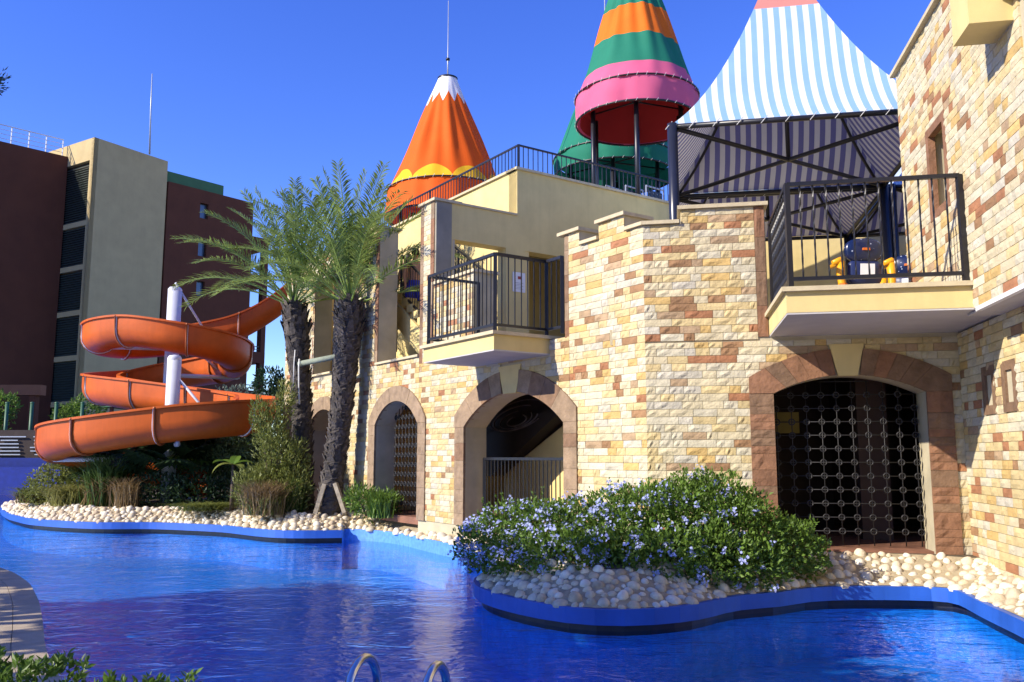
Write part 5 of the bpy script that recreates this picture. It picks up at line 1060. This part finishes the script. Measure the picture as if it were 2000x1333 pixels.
# ------------------------------------------------------------ two people on the stair
M_SKIN=mat('skin',(.50,.27,.17),.55,.08,8,spec=.35); M_HAIR=mat('hair',(.018,.012,.010),.6,.3,60); M_SHORT=mat('blue_shorts',(.015,.03,.45),.5,.1,8); M_SHORT2=mat('dark_shorts',(.03,.03,.05),.6,.1,8)
def person(label,p,ang,h,arm,shorts,wave):
    t=thing('person',p,label,'person'); k=h/1.75; J={}
    def add(n_,x,y,z_,r,par,ry=None): J[n_]=(Vector((x*k,y*k,z_*k)),r*k,par,(ry or r)*k)
    add('pel',0,0,.95,.155,None,.11); add('wst',0,.01,1.08,.135,'pel',.10); add('chs',0,.0,1.28,.165,'wst',.115); add('upc',0,.01,1.41,.15,'chs',.10); add('nk0',0,.0,1.48,.065,'upc'); add('nk1',0,-.015,1.54,.055,'nk0'); add('hd0',0,-.02,1.60,.083,'nk1',.09); add('hd1',0,-.02,1.68,.088,'hd0',.10); add('hd2',0,-.01,1.745,.045,'hd1')
    add('nose',0,-.125,1.645,.012,'hd0')
    for s_,nm in ((-1,'l'),(1,'r')):
        add('sh'+nm,s_*.185,.0,1.41,.07,'upc'); ax,ay=arm[0 if s_<0 else 1]
        add('el'+nm,s_*.26+ax*.4,ay*.45,1.14,.044,'sh'+nm); add('wr'+nm,s_*.24+ax,ay,.93 if ay<.2 else .98,.029,'el'+nm); add('pm'+nm,s_*.24+ax*1.1,ay*1.1,.87 if ay<.2 else .95,.034,'wr'+nm,.018)
        for f_ in range(4): add('f%d%s'%(f_,nm),s_*.24+ax*1.15+(f_-1.5)*.018,ay*1.2+.01,.79+.008*abs(f_-1.5) if ay<.2 else .90,.0085,'pm'+nm)
        add('th'+nm,s_*.20+ax,ay*1.1-.035,.85 if ay<.2 else .94,.010,'pm'+nm)
        add('hp'+nm,s_*.095,0,.88,.10,'pel'); st_=.16 if s_==wave else 0; add('kn'+nm,s_*.105,-st_*1.1,.50+st_*.55,.058,'hp'+nm); add('ca'+nm,s_*.105,-st_*.8+.015,.34+st_*.7,.054,'kn'+nm); add('an'+nm,s_*.105,-st_*.6,.08+st_,.036,'ca'+nm); add('to'+nm,s_*.115,-st_*.6-.15,.03+st_,.032,'an'+nm)
    names=list(J); me=bpy.data.meshes.new('body'); R_=Matrix.Rotation(ang,3,'Z'); me.from_pydata([tuple(R_@J[n_][0]) for n_ in names],[(names.index(n_),names.index(J[n_][2])) for n_ in names if J[n_][2]],[]); me.materials.append(M_SKIN)
    o=bpy.data.objects.new('body',me); link(o,t,p); o.modifiers.new('skin','SKIN')
    for i,n_ in enumerate(names): sv=me.skin_vertices[0].data[i]; sv.radius=(J[n_][1],J[n_][3]); sv.use_root=(i==0)
    sb=o.modifiers.new('sub','SUBSURF'); sb.levels=2; sb.render_levels=2
    W=lambda x,y,z_: Vector(p)+(R_@Vector((x*k,y*k,z_*k)))
    b=MB(); n=16
    for i,(z_,rx,ry) in enumerate(((1.02,.168,.125),(.95,.185,.14),(.86,.205,.15))):
        for j in range(n): a=2*math.pi*j/n; b.v.append(tuple(W(rx*math.cos(a),ry*math.sin(a),z_)))
    for i in range(2):
        for j in range(n): b.f.append((i*n+j,i*n+(j+1)%n,(i+1)*n+(j+1)%n,(i+1)*n+j)); b.m.append(0); b.sm.append(True)
    for s_ in (-1,1): b.tube([W(s_*.10,0,.90),W(s_*.105,-.02,.72),W(s_*.11,-.04 if s_==wave else 0,.56)],[.125*k,.118*k,.112*k],12)
    obj('shorts',b,shorts,t)
    b=MB(); vs=[]; fs=[]; nu,nv=14,8
    for i in range(nv+1):
        ph=math.pi*.62*i/nv
        for j in range(nu): a=2*math.pi*j/nu; low=1+.25*max(0,math.sin(a)); vs.append(tuple(W(.094*math.sin(ph)*math.cos(a),-.012+.115*math.sin(ph)*math.sin(a)*(1.0 if math.sin(a)>0 else .82),1.665+.105*math.cos(ph*(low if ph*low<2.6 else 1)))))
    fs=[(i*nu+j,i*nu+(j+1)%nu,(i+1)*nu+(j+1)%nu,(i+1)*nu+j) for i in range(nv) for j in range(nu)]; b.add(vs,fs,0,True); obj('hair',b,M_HAIR,t)
    return t
fa=math.atan2(A.d[1],A.d[0])+math.pi/2
pp=A.hit(811,545,-.98); zf=float(A.hit(811,487,-.98)[2])-1.745
person('bare-chested person in bright blue shorts climbing the stair, half hidden by the pillar',(float(pp[0]),float(pp[1]),zf),fa-.2,1.75,((.0,-.10),(.0,.05)),M_SHORT,1)
pp=A.hit(797,545,-1.45); zf2=float(A.hit(797,496,-1.45)[2])-1.66
person('dark-haired person ahead on the stair, leaning on the upper rail',(float(pp[0]),float(pp[1]),zf2),fa+.3,1.66,((.0,-.2),(.0,-.1)),M_SHORT2,-1)
